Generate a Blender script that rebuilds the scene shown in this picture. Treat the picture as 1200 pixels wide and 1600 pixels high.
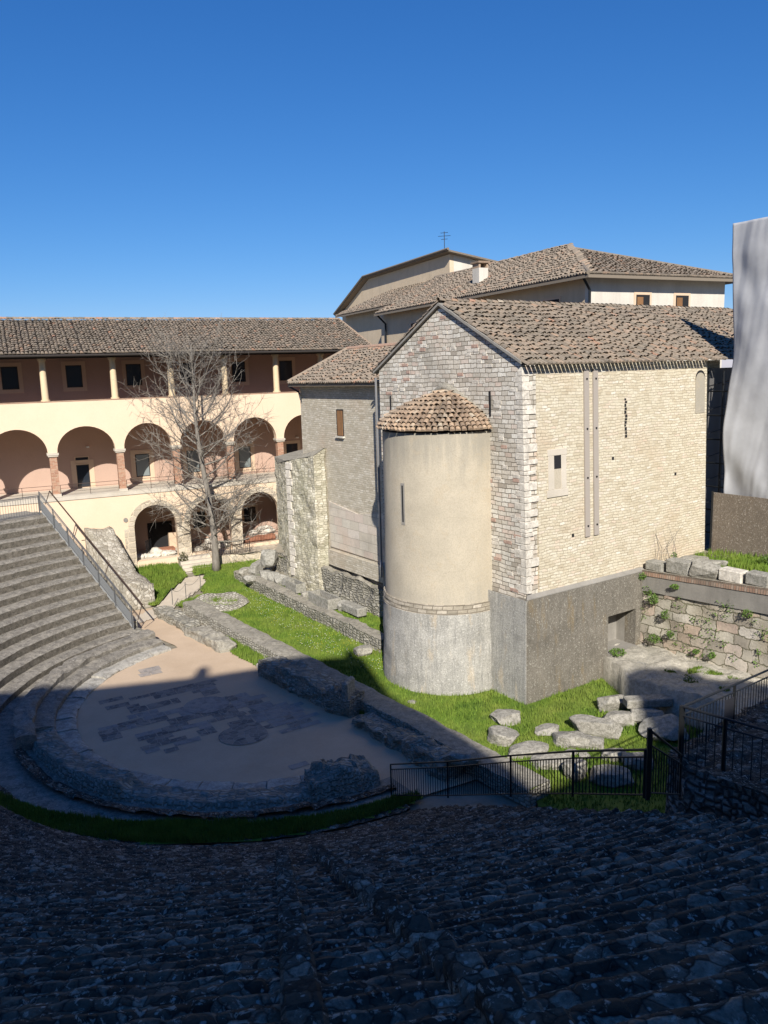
import bpy, bmesh, math, random
import numpy as np
from mathutils import Vector, Matrix
PI = math.pi
S = bpy.context.scene
for o in list(bpy.data.objects): bpy.data.objects.remove(o)
COL = S.collection
# ------------------------------------------------------------------ camera
F = 1230.0; PITCH = math.radians(10); ROLL = math.radians(1.75); EYE = 11.4
fw = np.array([0, math.cos(PITCH), -math.sin(PITCH)]); _u = np.array([0, math.sin(PITCH), math.cos(PITCH)]); _r = np.array([1., 0, 0])
RR = math.cos(ROLL)*_r-math.sin(ROLL)*_u; UU = math.sin(ROLL)*_r+math.cos(ROLL)*_u
CAM = np.array([0, 0, EYE])
cd = bpy.data.cameras.new("camera"); cam = bpy.data.objects.new("camera", cd); COL.objects.link(cam)
cd.sensor_fit = 'VERTICAL'; cd.sensor_height = 32; cd.lens = 32*F/1600; cd.clip_start = .1; cd.clip_end = 4000
m = Matrix(((RR[0], UU[0], -fw[0], 0), (RR[1], UU[1], -fw[1], 0), (RR[2], UU[2], -fw[2], EYE), (0, 0, 0, 1)))
cam.matrix_world = m; S.camera = cam
# ------------------------------------------------------------------ light
SUN_EL = math.radians(35); SUN_AZ = math.radians(-3.5)      # travel direction azimuth (from +Y towards +X)
trav = Vector((math.sin(SUN_AZ)*math.cos(SUN_EL), math.cos(SUN_AZ)*math.cos(SUN_EL), -math.sin(SUN_EL)))
sl = bpy.data.lights.new("sun", 'SUN'); sl.energy = 4.9; sl.angle = math.radians(.5); sl.color = (1, .945, .86)
sun = bpy.data.objects.new("sun", sl); COL.objects.link(sun); sun.rotation_euler = trav.to_track_quat('-Z', 'Y').to_euler(); sun.location = (3, -30, 60)
w = bpy.data.worlds.new("World"); S.world = w; w.use_nodes = True
wn = w.node_tree; bg = wn.nodes['Background']; sky = wn.nodes.new('ShaderNodeTexSky'); sky.sky_type = 'NISHITA'; sky.sun_disc = False
sky.sun_elevation = SUN_EL; sky.sun_rotation = PI+SUN_AZ; sky.air_density = 1.0; sky.dust_density = 0.; sky.ozone_density = 3.0; sky.altitude = 400

sepc = wn.nodes.new('ShaderNodeSeparateColor'); comb = wn.nodes.new('ShaderNodeCombineColor'); wn.links.new(sky.outputs[0], sepc.inputs[0])
for ch_, (a_, g_) in enumerate(((.50, 1.6), (.58, .95), (.92, .72))):     # clear-day grading of the sky colour, channel by channel
    m1 = wn.nodes.new('ShaderNodeMath'); m1.operation = 'MULTIPLY'; m1.inputs[1].default_value = .1025; wn.links.new(sepc.outputs[ch_], m1.inputs[0])
    m2 = wn.nodes.new('ShaderNodeMath'); m2.operation = 'POWER'; m2.inputs[1].default_value = g_; wn.links.new(m1.outputs[0], m2.inputs[0])
    m3 = wn.nodes.new('ShaderNodeMath'); m3.operation = 'MULTIPLY'; m3.inputs[1].default_value = .83*a_/.1025; wn.links.new(m2.outputs[0], m3.inputs[0])
    m4 = wn.nodes.new('ShaderNodeMath'); m4.operation = 'MULTIPLY_ADD'; m4.inputs[1].default_value = .11; wn.links.new(sepc.outputs[ch_], m4.inputs[0]); wn.links.new(m3.outputs[0], m4.inputs[2])
    wn.links.new(m4.outputs[0], comb.inputs[ch_])
wn.links.new(comb.outputs[0], bg.inputs[0]); bg.inputs[1].default_value = .076
S.view_settings.view_transform = 'Standard'; S.view_settings.look = 'None'; S.view_settings.exposure = 0.55; S.view_settings.gamma = 1
S.render.engine = 'CYCLES'; S.render.resolution_x = 768; S.render.resolution_y = 1024

# ------------------------------------------------------------------ geometry helpers
def G(px, py, z=0.):
    """point of the ground at height z seen at a photo pixel"""
    d = fw+RR*(px-600)/F-UU*(py-800)/F; t = (z-EYE)/d[2]; return CAM+d*t
fd = np.array([.903, .431, 0]); fu = np.array([-.431, .903, 0]); B0 = np.array([-14.54, 44.93, 0])
def FP(s, d, z): return B0+fd*s+fu*d+np.array([0, 0, z])          # loggia frame
K = np.array([4.7, 25.45, 0]); sd = np.array([.829, .559, 0]); gd = np.array([-.559, .829, 0])
def W(s, t, z): return K+sd*s+gd*t+np.array([0, 0, z])             # church frame
def V3(*a): return np.array(a, float)
rng = np.random.default_rng(7)

def hsh(ix, iy, iz, seed=0):
    n = (ix.astype(np.int64)*374761393+iy.astype(np.int64)*668265263+iz.astype(np.int64)*2147483647+seed*1274126177) & 0xFFFFFFFF
    n = ((n ^ (n >> 13))*1274126177) & 0xFFFFFFFF
    n = ((n ^ (n >> 16))*2246822519) & 0xFFFFFFFF
    return ((n ^ (n >> 15)) & 0xFFFFFF)/float(0xFFFFFF)
def vnoise(p, seed=0):
    p = np.asarray(p, float); i = np.floor(p).astype(np.int64); f = p-i; f = f*f*(3-2*f); r = 0
    for a in (0, 1):
        for b in (0, 1):
            for c in (0, 1):
                wgt = (f[..., 0] if a else 1-f[..., 0])*(f[..., 1] if b else 1-f[..., 1])*(f[..., 2] if c else 1-f[..., 2])
                r = r+wgt*hsh(i[..., 0]+a, i[..., 1]+b, i[..., 2]+c, seed)
    return r*2-1
def fbm(p, o=4, seed=0):
    r = 0; a = 1; p = np.asarray(p, float)
    for k in range(o): r = r+a*vnoise(p*(2**k), seed+k); a *= .5
    return r
def cells(x, y, seed=0):
    """jittered cells: returns (edge distance, id hash)"""
    ix = np.floor(x).astype(np.int64); iy = np.floor(y).astype(np.int64)
    d1 = np.full(x.shape, 9.); d2 = np.full(x.shape, 9.); h = np.zeros(x.shape); z = np.zeros_like(ix)
    for a in (-1, 0, 1):
        for b in (-1, 0, 1):
            cx = ix+a; cy = iy+b
            px_ = cx+.5+.8*(hsh(cx, cy, z, seed)-.5); py_ = cy+.5+.5*(hsh(cx, cy, z+1, seed)-.5)
            d = np.maximum(abs(x-px_), abs(y-py_))+.15*np.hypot(x-px_, y-py_)
            hh = hsh(cx, cy, z+2, seed); n = d < d1
            d2 = np.where(n, d1, np.minimum(d2, d)); h = np.where(n, hh, h); d1 = np.where(n, d, d1)
    return d2-d1, h

class MB:
    def __init__(s): s.v = []; s.f = []; s.n = 0; s.uv = []; s.rnd = []
    def add(s, v, f, uv=None, rnd=None):
        v = np.asarray(v, float); s.v.append(v); s.f.extend([tuple(i+s.n for i in q) for q in f]); s.n += len(v)
        s.uv.extend(uv if uv is not None else [None]*len(f)); s.rnd.extend([random.random() if rnd is None else rnd]*len(f) if not hasattr(rnd, '__len__') else list(rnd))
        return s
    def box(s, a, b):
        x0, y0, z0 = a; x1, y1, z1 = b
        return s.hexa([(x0, y0, z0), (x1, y0, z0), (x1, y1, z0), (x0, y1, z0), (x0, y0, z1), (x1, y0, z1), (x1, y1, z1), (x0, y1, z1)])
    def hexa(s, v):
        return s.add(v, [(0, 3, 2, 1), (4, 5, 6, 7), (0, 1, 5, 4), (1, 2, 6, 5), (2, 3, 7, 6), (3, 0, 4, 7)])
    def fbox(s, fr, a0, a1, b0, b1, c0, c1):
        """box in a frame function (s,t,z)"""
        return s.hexa([fr(a0, b0, c0), fr(a1, b0, c0), fr(a1, b1, c0), fr(a0, b1, c0), fr(a0, b0, c1), fr(a1, b0, c1), fr(a1, b1, c1), fr(a0, b1, c1)])
    def prism(s, poly, vec):
        n = len(poly); p = [np.array(q, float) for q in poly]; vec = np.array(vec, float)
        return s.add(p+[q+vec for q in p], [tuple(range(n-1, -1, -1)), tuple(range(n, 2*n))]+[(i, (i+1) % n, n+(i+1) % n, n+i) for i in range(n)])
    def tube(s, pts, rad, seg=8, caps=True):
        pts = [np.array(p, float) for p in pts]; n = len(pts)
        if not hasattr(rad, '__len__'): rad = [rad]*n
        vs = []; up = None
        for i, p in enumerate(pts):
            d = pts[min(i+1, n-1)]-pts[max(i-1, 0)]; d = d/(np.linalg.norm(d)+1e-9)
            if up is None: up = np.cross(d, (0, 0, 1) if abs(d[2]) < .9 else (1, 0, 0))
            up = up-d*np.dot(up, d); up /= np.linalg.norm(up)+1e-9; b = np.cross(d, up)
            for k in range(seg):
                a = 2*PI*k/seg; vs.append(p+rad[i]*(math.cos(a)*up+math.sin(a)*b))
        f = [(i*seg+k, i*seg+(k+1) % seg, (i+1)*seg+(k+1) % seg, (i+1)*seg+k) for i in range(n-1) for k in range(seg)]
        if caps: f += [tuple(range(seg-1, -1, -1)), tuple((n-1)*seg+k for k in range(seg))]
        return s.add(vs, f)
    def grid(s, P, uv=None, rnd=None):
        """P: array (n,m,3)"""
        n, m = P.shape[:2]; f = []; U = []
        for i in range(n-1):
            for j in range(m-1):
                f.append((i*m+j, i*m+j+1, (i+1)*m+j+1, (i+1)*m+j))
                if uv is not None: U.append((uv[i, j], uv[i, j+1], uv[i+1, j+1], uv[i+1, j]))
        return s.add(P.reshape(-1, 3), f, U if uv is not None else None, rnd if rnd is not None else .5)
    def build(s, name, mat, parent=None, smooth=False, bevel=0, loc=None, autouv=True):
        v = np.concatenate(s.v) if s.v else np.zeros((0, 3))
        off = np.array(parent['_base'] if parent is not None and '_base' in parent else (0, 0, 0), float)
        if loc is not None: off = off+np.array(loc)
        me = bpy.data.meshes.new(name); me.from_pydata((v-off).tolist(), [], s.f); me.update()
        if bevel:
            bm = bmesh.new(); bm.from_mesh(me); bmesh.ops.recalc_face_normals(bm, faces=bm.faces)
            bmesh.ops.bevel(bm, geom=list(bm.edges), offset=bevel, segments=1, affect='EDGES'); bm.to_mesh(me); bm.free()
        else:
            if smooth != 'raw':
                bm = bmesh.new(); bm.from_mesh(me); bmesh.ops.recalc_face_normals(bm, faces=bm.faces); bm.to_mesh(me); bm.free()
        uvl = me.uv_layers.new(name='UVMap'); nl = len(me.loops)
        co = np.empty(len(me.vertices)*3); me.vertices.foreach_get('co', co); co = co.reshape(-1, 3)+off
        li = np.empty(nl, int); me.loops.foreach_get('vertex_index', li)
        nf = len(me.polygons); ls = np.empty(nf, int); lt = np.empty(nf, int); no = np.empty(nf*3)
        me.polygons.foreach_get('loop_start', ls); me.polygons.foreach_get('loop_total', lt); me.polygons.foreach_get('normal', no); no = no.reshape(-1, 3)
        fi = np.repeat(np.arange(nf), lt); P = co[li]; N = no[fi]
        hl = np.hypot(N[:, 0], N[:, 1])+1e-9; tx = -N[:, 1]/hl; ty = N[:, 0]/hl
        flat = abs(N[:, 2]) > .75
        # snap tangent so that neighbouring wall faces share a continuous mapping
        uu = np.where(flat, P[:, 0], P[:, 0]*tx+P[:, 1]*ty); vv = np.where(flat, P[:, 1], P[:, 2])
        uva = np.stack([uu, vv], 1)
        if not bevel and nf == len(s.f):
            for k, q in enumerate(s.uv):
                if q is not None:
                    vi = {a: b for a, b in zip(s.f[k], q)}
                    for l in range(ls[k], ls[k]+lt[k]): uva[l] = vi[li[l]]
            at = me.attributes.new('rnd', 'FLOAT', 'FACE'); at.data.foreach_set('value', np.array(s.rnd, np.float32))
        uvl.data.foreach_set('uv', uva.astype(np.float32).ravel())
        if smooth is True: me.polygons.foreach_set('use_smooth', [True]*nf)
        o = bpy.data.objects.new(name, me); COL.objects.link(o)
        if mat: me.materials.append(mat)
        if parent is not None: o.parent = parent; o['_base'] = [float(x) for x in off]
        elif loc is None: o['_base'] = [0., 0., 0.]
        if loc is not None and parent is None: o.location = loc
        elif loc is not None: o.location = loc
        return o
def thing(name, label, cat, base=(0, 0, 0), group=None):
    o = bpy.data.objects.new(name, None); COL.objects.link(o); o.location = base; o['_base'] = [float(x) for x in base]; o['label'] = label; o['category'] = cat
    if group: o['group'] = group
    return o
def tag(o, label, cat, group=None, kind=None):
    o['label'] = label; o['category'] = cat
    if group: o['group'] = group
    if kind: o['kind'] = kind
    return o
def struct(o, kind='structure'): o['kind'] = kind; return o

# ------------------------------------------------------------------ materials
class NT:
    def __init__(s, name):
        s.m = bpy.data.materials.new(name); s.m.use_nodes = True; s.t = s.m.node_tree; s.t.nodes.clear()
        s.out = s.t.nodes.new('ShaderNodeOutputMaterial'); s.b = s.t.nodes.new('ShaderNodeBsdfPrincipled'); s.t.links.new(s.b.outputs[0], s.out.inputs[0])
        s.b.inputs['Specular IOR Level'].default_value = .25; s.b.inputs['Roughness'].default_value = .9
    def n(s, typ, ins={}, **pr):
        x = s.t.nodes.new('ShaderNode'+typ)
        for k, v in pr.items(): setattr(x, k, v)
        for k, v in ins.items():
            i = x.inputs[k]
            if isinstance(v, bpy.types.NodeSocket): s.t.links.new(v, i)
            else: i.default_value = v
        return x
    def L(s, a, b): s.t.links.new(a, b)
    def coord(s, kind='UV'):
        return s.n('TexCoord').outputs[kind]
    def geo(s): return s.n('NewGeometry').outputs['Position']
    def map(s, vec, sc=(1, 1, 1), loc=(0, 0, 0)): return s.n('Mapping', {'Vector': vec, 'Scale': sc, 'Location': loc}).outputs[0]
    def noise(s, vec, scale, det=4, rough=.55, dist=0): return s.n('TexNoise', {'Vector': vec, 'Scale': scale, 'Detail': det, 'Roughness': rough, 'Distortion': dist})
    def ramp(s, fac, pts, interp='LINEAR'):
        x = s.n('ValToRGB', {'Fac': fac}); r = x.color_ramp; r.interpolation = interp
        while len(r.elements) < len(pts): r.elements.new(.5)
        for e, (p, c) in zip(r.elements, pts): e.position = p; e.color = tuple(c)+(1,) if hasattr(c, '__len__') else (c, c, c, 1)
        return x.outputs[0]
    def mix(s, fac, a, b, blend='MIX'):
        x = s.n('Mix', data_type='RGBA', blend_type=blend)
        for i, v in ((0, fac), (6, a), (7, b)):
            if isinstance(v, bpy.types.NodeSocket): s.L(v, x.inputs[i])
            else: x.inputs[i].default_value = (tuple(v)+(1,)) if hasattr(v, '__len__') else v
        return x.outputs[2]
    def math(s, op, a, b=0., c=None):
        x = s.n('Math', operation=op)
        for i, v in enumerate((a, b) if c is None else (a, b, c)):
            if isinstance(v, bpy.types.NodeSocket): s.L(v, x.inputs[i])
            else: x.inputs[i].default_value = v
        return x.outputs[0]
    def vadd(s, a, b):
        x = s.n('VectorMath', operation='ADD'); s.L(a, x.inputs[0]); s.L(b, x.inputs[1]); return x.outputs[0]
    def vscale(s, a, k):
        x = s.n('VectorMath', operation='SCALE'); s.L(a, x.inputs[0]); x.inputs['Scale'].default_value = k; return x.outputs[0]
    def bump(s, h, dist=.02, strength=.8): s.L(s.n('Bump', {'Height': h, 'Distance': dist, 'Strength': strength}).outputs[0], s.b.inputs['Normal'])
    def color(s, c):
        if isinstance(c, bpy.types.NodeSocket): s.L(c, s.b.inputs['Base Color'])
        else: s.b.inputs['Base Color'].default_value = tuple(c)+(1,)

def wobble(M, vec, k, sc=1.5):
    nz = M.noise(vec, sc, 3).outputs['Color']
    x = M.n('VectorMath', operation='SUBTRACT'); M.L(nz, x.inputs[0]); x.inputs[1].default_value = (.5, .5, .5)
    return M.vadd(vec, M.vscale(x.outputs[0], k))

def ashlar(name, w, h, cols, mortar, msize=.012, dist=.05, stain=.5, bumpd=.03, stain_col=(.12, .115, .1), gate=False):
    """coursed squared stone on UV metres"""
    M = NT(name); uv = M.coord(); v = wobble(M, uv, dist*1.3, 1.1); v = wobble(M, v, dist*.5, 6)
    br = M.n('TexBrick', {'Vector': v, 'Scale': 1., 'Mortar Size': msize, 'Mortar Smooth': .4, 'Bias': 0., 'Brick Width': w, 'Row Height': h, 'Color1': (0, 0, 0, 1), 'Color2': (1, 1, 1, 1), 'Mortar': (0.5, 0.5, 0.5, 1)}, offset=.5, offset_frequency=2, squash=1.35, squash_frequency=3)
    base = M.ramp(br.outputs['Color'], cols)
    fn = M.noise(M.geo(), 14, 6, .7).outputs['Fac']
    base = M.mix(M.ramp(fn, [(.3, .0), (.75, .5)]), base, (.6*cols[0][1][0], .6*cols[0][1][1], .6*cols[0][1][2]))
    big = M.noise(M.geo(), .7, 6, .65).outputs['Fac']
    base = M.mix(M.math('MULTIPLY', M.ramp(big, [(.48, 0.), (.66, 1.)]), stain), base, stain_col)
    pt = M.noise(M.geo(), .42, 3, .5).outputs['Fac']; base = M.mix(M.ramp(pt, [(.54, 0.), (.7, .35)]), base, (.6*cols[-1][1][0]+.05, .42*cols[-1][1][1]+.06, .3*cols[-1][1][2]+.06))
    fac_ = br.outputs['Fac']
    if gate:   # joints partly filled: some courses read, others vanish under mortar; colour drifts in patches of odd stones
        fac_ = M.math('MULTIPLY', fac_, M.ramp(M.noise(M.map(uv, (1.6, 3.2, 1)), 1.4, 5, .7).outputs['Fac'], [(.38, .1), (.6, 1.)]))
        vo = M.n('TexVoronoi', {'Vector': M.map(v, (3.1, 6.3, 1)), 'Scale': 1., 'Randomness': 1.}, voronoi_dimensions='2D', feature='F1'); rv = M.n('SeparateColor', {'Color': vo.outputs['Color']}).outputs[0]
        base = M.mix(M.ramp(rv, [(.5, 0.), (1., .55)]), base, cols[0][1]); dk = M.noise(M.map(uv, (5, 16, 1)), 1.5, 5, .7).outputs['Fac']; base = M.mix(M.ramp(dk, [(.6, 0.), (.7, .6)]), base, mortar)
    col = M.mix(fac_, base, mortar)
    M.color(col)
    hgt = M.math('ADD', M.math('MULTIPLY', M.math('SUBTRACT', 1., br.outputs['Fac']), 1.), M.math('MULTIPLY', fn, .7))
    hgt = M.math('ADD', hgt, M.math('MULTIPLY', M.n('SeparateColor', {'Color': br.outputs['Color']}).outputs[0], .5))
    M.bump(hgt, bumpd); return M.m

def rubble(name, sx, sy, cols, mortar, mfac=.06, stain=.4, stain_col=(.14, .13, .11), bumpd=.035, dist=.06, uvm=True, low_stain=None, gap=.0):
    """irregular small stones in rough courses"""
    M = NT(name); base_v = M.coord() if uvm else M.geo(); v = wobble(M, base_v, dist, 2.5)
    v = M.map(v, (sx, sy, sx if not uvm else 1))
    dims = '2D' if uvm else '3D'
    vo = M.n('TexVoronoi', {'Vector': v, 'Scale': 1., 'Randomness': .75}, voronoi_dimensions=dims, feature='F1', distance='CHEBYCHEV')
    ve = M.n('TexVoronoi', {'Vector': v, 'Scale': 1., 'Randomness': .75}, voronoi_dimensions=dims, feature='DISTANCE_TO_EDGE')
    r = M.n('SeparateColor', {'Color': vo.outputs['Color']})
    base = M.ramp(r.outputs[0], cols)
    fn = M.noise(M.geo(), 18, 6, .7).outputs['Fac']
    base = M.mix(M.ramp(fn, [(.35, 0.), (.8, .55)]), base, tuple(.55*x for x in cols[0][1]))
    big = M.noise(M.geo(), .55, 7, .68).outputs['Fac']
    base = M.mix(M.math('MULTIPLY', M.ramp(big, [(.47, 0.), (.68, 1.)]), stain), base, stain_col)
    e = M.ramp(ve.outputs['Distance'], [(0., 1.), (mfac, .8), (mfac*2.2, 0.)])
    mo = M.ramp(M.noise(M.geo(), 3., 4).outputs['Fac'], [(.35, mortar), (.65, tuple(min(1, x*1.5) for x in mortar))])
    M.color(M.mix(e, base, mo))
    h = M.math('ADD', M.ramp(ve.outputs['Distance'], [(0, 0.), (mfac*3, 1.)]), M.math('MULTIPLY', fn, .8)); h = M.math('ADD', h, M.math('MULTIPLY', r.outputs[1], .8))
    M.bump(h, bumpd); return M.m

def plaster(name, c1, c2, stain=.3, stain_col=(.25, .2, .15), streak=False, bump=.006, nsc=1.2, rough=.9):
    M = NT(name); p = M.geo()
    n1 = M.noise(p, nsc, 6, .65).outputs['Fac']; c = M.ramp(n1, [(.3, c1), (.7, c2)])
    if streak:
        sv = M.map(p, (1.7, 1.7, .3)); n2 = M.noise(sv, 1., 6, .7).outputs['Fac']
    else: n2 = M.noise(p, .45, 7, .7).outputs['Fac']
    c = M.mix(M.math('MULTIPLY', M.ramp(n2, [(.45, 0.), (.72, 1.)]), stain), c, stain_col)
    fn = M.noise(p, 24, 6, .75).outputs['Fac']; c = M.mix(M.ramp(fn, [(.35, 0.), (.7, .22)]), c, tuple(.5*x for x in c1))
    M.color(c); M.bump(fn, bump); M.b.inputs['Roughness'].default_value = rough; return M.m

def weathered(name, c1, c2, dark, lichen, sc=1., bumpd=.03, lich=.5):
    """rock / step stone: tone patches, dark crust, pale lichen spots"""
    M = NT(name); p = M.geo()
    n1 = M.noise(p, 1.6*sc, 8, .7).outputs['Fac']; c = M.ramp(n1, [(.28, c1), (.72, c2)])
    n2 = M.noise(p, 4.5*sc, 8, .75, .4).outputs['Fac']; c = M.mix(M.ramp(n2, [(.42, 0.), (.6, .85)]), c, dark)
    n3 = M.noise(p, 9*sc, 5, .65, .8).outputs['Fac']; c = M.mix(M.math('MULTIPLY', M.ramp(n3, [(.56, 0.), (.62, 1.)]), lich), c, lichen)
    vo = M.n('TexVoronoi', {'Vector': wobble(M, p, .08, 8), 'Scale': 7*sc, 'Randomness': 1.}, feature='F1')
    sp = M.ramp(vo.outputs['Distance'], [(.16, 1.), (.24, 0.)]); gate = M.ramp(M.n('SeparateColor', {'Color': vo.outputs['Color']}).outputs[0], [(.6, 0.), (.64, 1.)])
    c = M.mix(M.math('MULTIPLY', M.math('MULTIPLY', sp, gate), lich), c, tuple(min(.8, 1.15*x) for x in lichen))
    M.color(c); f = M.noise(p, 12*sc, 8, .75).outputs['Fac']; M.bump(M.math('ADD', f, n2), bumpd); return M.m

def simple(name, c, rough=.6, metal=0., spec=.4):
    M = NT(name); M.color(c); M.b.inputs['Roughness'].default_value = rough; M.b.inputs['Metallic'].default_value = metal; M.b.inputs['Specular IOR Level'].default_value = spec
    return M.m

def tile_mat(name, c):
    M = NT(name); a = M.n('Attribute', attribute_name='rnd').outputs['Fac']; p = M.geo()
    col = M.ramp(a, c)
    n = M.noise(p, 9, 6, .75).outputs['Fac']; col = M.mix(M.ramp(n, [(.45, 0.), (.7, .65)]), col, (.14, .125, .1))
    n3 = M.noise(p, .8, 5, .6).outputs['Fac']; col = M.mix(M.ramp(n3, [(.45, 0.), (.65, .35)]), col, (.2, .18, .14))
    n2 = M.noise(p, 22, 4, .7).outputs['Fac']; col = M.mix(M.ramp(n2, [(.57, 0.), (.64, .5)]), col, (.42, .385, .32)); n4 = M.noise(p, 13, 5, .75).outputs['Fac']; col = M.mix(M.ramp(n4, [(.55, 0.), (.65, .55)]), col, (.12, .1, .08))
    M.color(col); M.bump(n2, .01); return M.m

m_gable = ashlar('gable limestone blocks', .31, .155, [(0, (.4, .355, .29)), (.15, (.6, .55, .46)), (.5, (.72, .665, .565)), (.62, (.7, .55, .45)), (.68, (.74, .69, .6)), (1, (.84, .8, .7))], (.17, .145, .11), .014, .1, .5, .02, (.26, .24, .2))
m_quoin = weathered('pale quoin limestone', (.58, .53, .45), (.74, .69, .6), (.36, .33, .28), (.76, .72, .64), 1., .015, .3)
m_side = ashlar('sunlit cream rubble wall', .25, .1, [(0, (.5, .43, .31)), (.2, (.6, .535, .4)), (.55, (.66, .6, .46)), (.85, (.7, .64, .51)), (.93, (.66, .54, .42)), (1, (.76, .72, .62))], (.33, .275, .19), .0095, .13, .22, .022, (.47, .42, .33), True)
m_wing = ashlar('grey cream rubble of the wing', .24, .1, [(0, (.44, .39, .3)), (.3, (.54, .49, .39)), (.7, (.61, .555, .45)), (1, (.7, .65, .55))], (.32, .28, .21), .0095, .12, .3, .02, (.38, .35, .28), True)
m_butt = rubble('mossy rubble of the buttress', 3.6, 8.5, [(0, (.38, .35, .26)), (.4, (.5, .46, .36)), (.8, (.58, .54, .43)), (1, (.68, .64, .54))], (.28, .255, .18), .035, .4, (.27, .27, .17), .03)
m_band = ashlar('stone band of the apse', .36, .14, [(0, (.26, .23, .18)), (.4, (.42, .37, .29)), (1, (.58, .52, .43))], (.2, .17, .13), .014, .05, .3)
def apse_mat():
    M = NT('beige apse plaster'); p = M.geo(); n1 = M.noise(p, .8, 7, .68).outputs['Fac']; c = M.ramp(n1, [(.3, (.4, .355, .275)), (.7, (.5, .44, .34))])
    st_ = M.noise(M.map(p, (3.5, 3.5, .35)), 1., 6, .7).outputs['Fac']; z_ = M.n('SeparateXYZ', {'Vector': p}).outputs[2]
    up = M.ramp(M.math('ADD', M.math('MULTIPLY', M.math('SUBTRACT', z_, 7.4), .5), M.math('MULTIPLY', M.math('SUBTRACT', st_, .5), 2.6)), [(.35, 0.), (1., .6)]); c = M.mix(up, c, (.27, .255, .215))
    lo = M.ramp(M.math('ADD', M.math('MULTIPLY', M.math('SUBTRACT', 4.3, z_), .7), M.math('MULTIPLY', M.math('SUBTRACT', st_, .5), 2.)), [(.2, 0.), (.9, .5)]); c = M.mix(lo, c, (.34, .32, .27))
    b2 = M.noise(p, 1.7, 5, .6, 1.2).outputs['Fac']; c = M.mix(M.ramp(b2, [(.56, 0.), (.63, .3)]), c, (.44, .36, .25))
    n3 = M.noise(p, 20, 6, .75).outputs['Fac']; c = M.mix(M.ramp(n3, [(.4, .3), (.55, 0.)]), c, (.25, .22, .17))
    cr = M.n('TexVoronoi', {'Vector': wobble(M, p, .5, 1.6), 'Scale': .55}, feature='DISTANCE_TO_EDGE').outputs['Distance']; gate = M.ramp(M.noise(p, .9, 3).outputs['Fac'], [(.5, 0.), (.6, 1.)])
    c = M.mix(M.math('MULTIPLY', M.ramp(cr, [(.0, .45), (.004, 0.)]), gate), c, (.15, .13, .1))
    M.color(c); M.bump(M.math('ADD', n3, n1), .012); return M.m
m_apse = apse_mat()
m_plinth = None
def plinth_mat(name, c1, c2, ochre, streakc, speck):
    M = NT(name); p = M.geo(); n1 = M.noise(p, 1.1, 7, .7).outputs['Fac']; c = M.ramp(n1, [(.3, c1), (.7, c2)])
    n2 = M.noise(M.map(p, (6, 6, .5)), 1., 6, .7).outputs['Fac']; c = M.mix(M.ramp(n2, [(.46, 0.), (.66, .4)]), c, streakc)
    n4 = M.noise(M.map(p, (2.2, 2.2, .5), (3, 7, 1)), 1., 5, .6).outputs['Fac']; c = M.mix(M.ramp(n4, [(.58, 0.), (.68, .7)]), c, ochre)
    n3 = M.noise(p, 16, 5, .65).outputs['Fac']; c = M.mix(M.ramp(n3, [(.56, 0.), (.62, .75)]), c, speck); n5 = M.noise(p, .9, 4, .6, 1.).outputs['Fac']; c = M.mix(M.ramp(n5, [(.54, 0.), (.7, .4)]), c, tuple(.6*x for x in c1)); n7 = M.noise(p, 26, 6, .8).outputs['Fac']; c = M.mix(M.ramp(n7, [(.42, .5), (.55, 0.)]), c, tuple(.45*x for x in c1)); n6 = M.noise(M.map(p, (14, 14, 1.1)), 1., 5, .7).outputs['Fac']; c = M.mix(M.ramp(n6, [(.5, 0.), (.7, .45)]), c, tuple(.7*x for x in streakc))
    # dry pale skirt near the ground, weather-crust higher up
    M.color(c); M.bump(M.math('ADD', n3, n1), .02); return M.m
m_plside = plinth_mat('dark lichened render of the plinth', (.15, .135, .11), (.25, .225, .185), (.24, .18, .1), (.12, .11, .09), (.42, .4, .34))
m_plfront = plinth_mat('grey white streaked render', (.32, .31, .28), (.5, .48, .43), (.56, .46, .33), (.17, .17, .165), (.6, .58, .53))
m_tile = tile_mat('old clay tiles', [(0, (.15, .12, .092)), (.3, (.225, .18, .135)), (.6, (.28, .222, .165)), (.8, (.33, .245, .175)), (.92, (.36, .23, .15)), (.97, (.4, .2, .125)), (1, (.46, .4, .31))])
m_tile2 = tile_mat('warm clay tiles of the apse', [(0, (.2, .14, .095)), (.3, (.31, .215, .145)), (.6, (.4, .285, .19)), (.85, (.46, .32, .21)), (1, (.48, .4, .3))])
m_under = simple('roof underlay', (.2, .165, .125), .95)
m_lplaster = plaster('peach lime plaster', (.71, .55, .39), (.76, .59, .43), .22, (.62, .47, .34), False, .003, .6)
m_lin = plaster('pink gallery plaster', (.46, .32, .25), (.5, .35, .275), .1, (.4, .28, .22), False, .003, .6)
m_trim = plaster('pale window surround', (.6, .45, .32), (.64, .48, .34), .1, (.5, .38, .28), False, .003)
m_brick = ashlar('red brick pier', .24, .075, [(0, (.36, .16, .1)), (.5, (.48, .24, .15)), (1, (.55, .36, .25))], (.46, .36, .26), .01, .01, .2, .01)
m_stonep = rubble('stone arcade pier', 2.2, 3.2, [(0, (.36, .3, .23)), (.5, (.52, .45, .35)), (1, (.66, .58, .46))], (.45, .38, .28), .05, .25, (.28, .23, .17), .02)
m_capital = plaster('travertine capital', (.5, .45, .37), (.6, .54, .45), .3, (.3, .27, .22))
m_colr = plaster('cream column plaster', (.64, .5, .32), (.7, .56, .37), .15, (.5, .4, .27), True)
m_dark = simple('dark interior', (.012, .012, .014), .9)
m_glass = simple('dark window glass', (.02, .026, .035), .12, 0, .6)
m_pglass = simple('pale screened window pane', (.2, .23, .23), .35, 0, .5)
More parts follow.
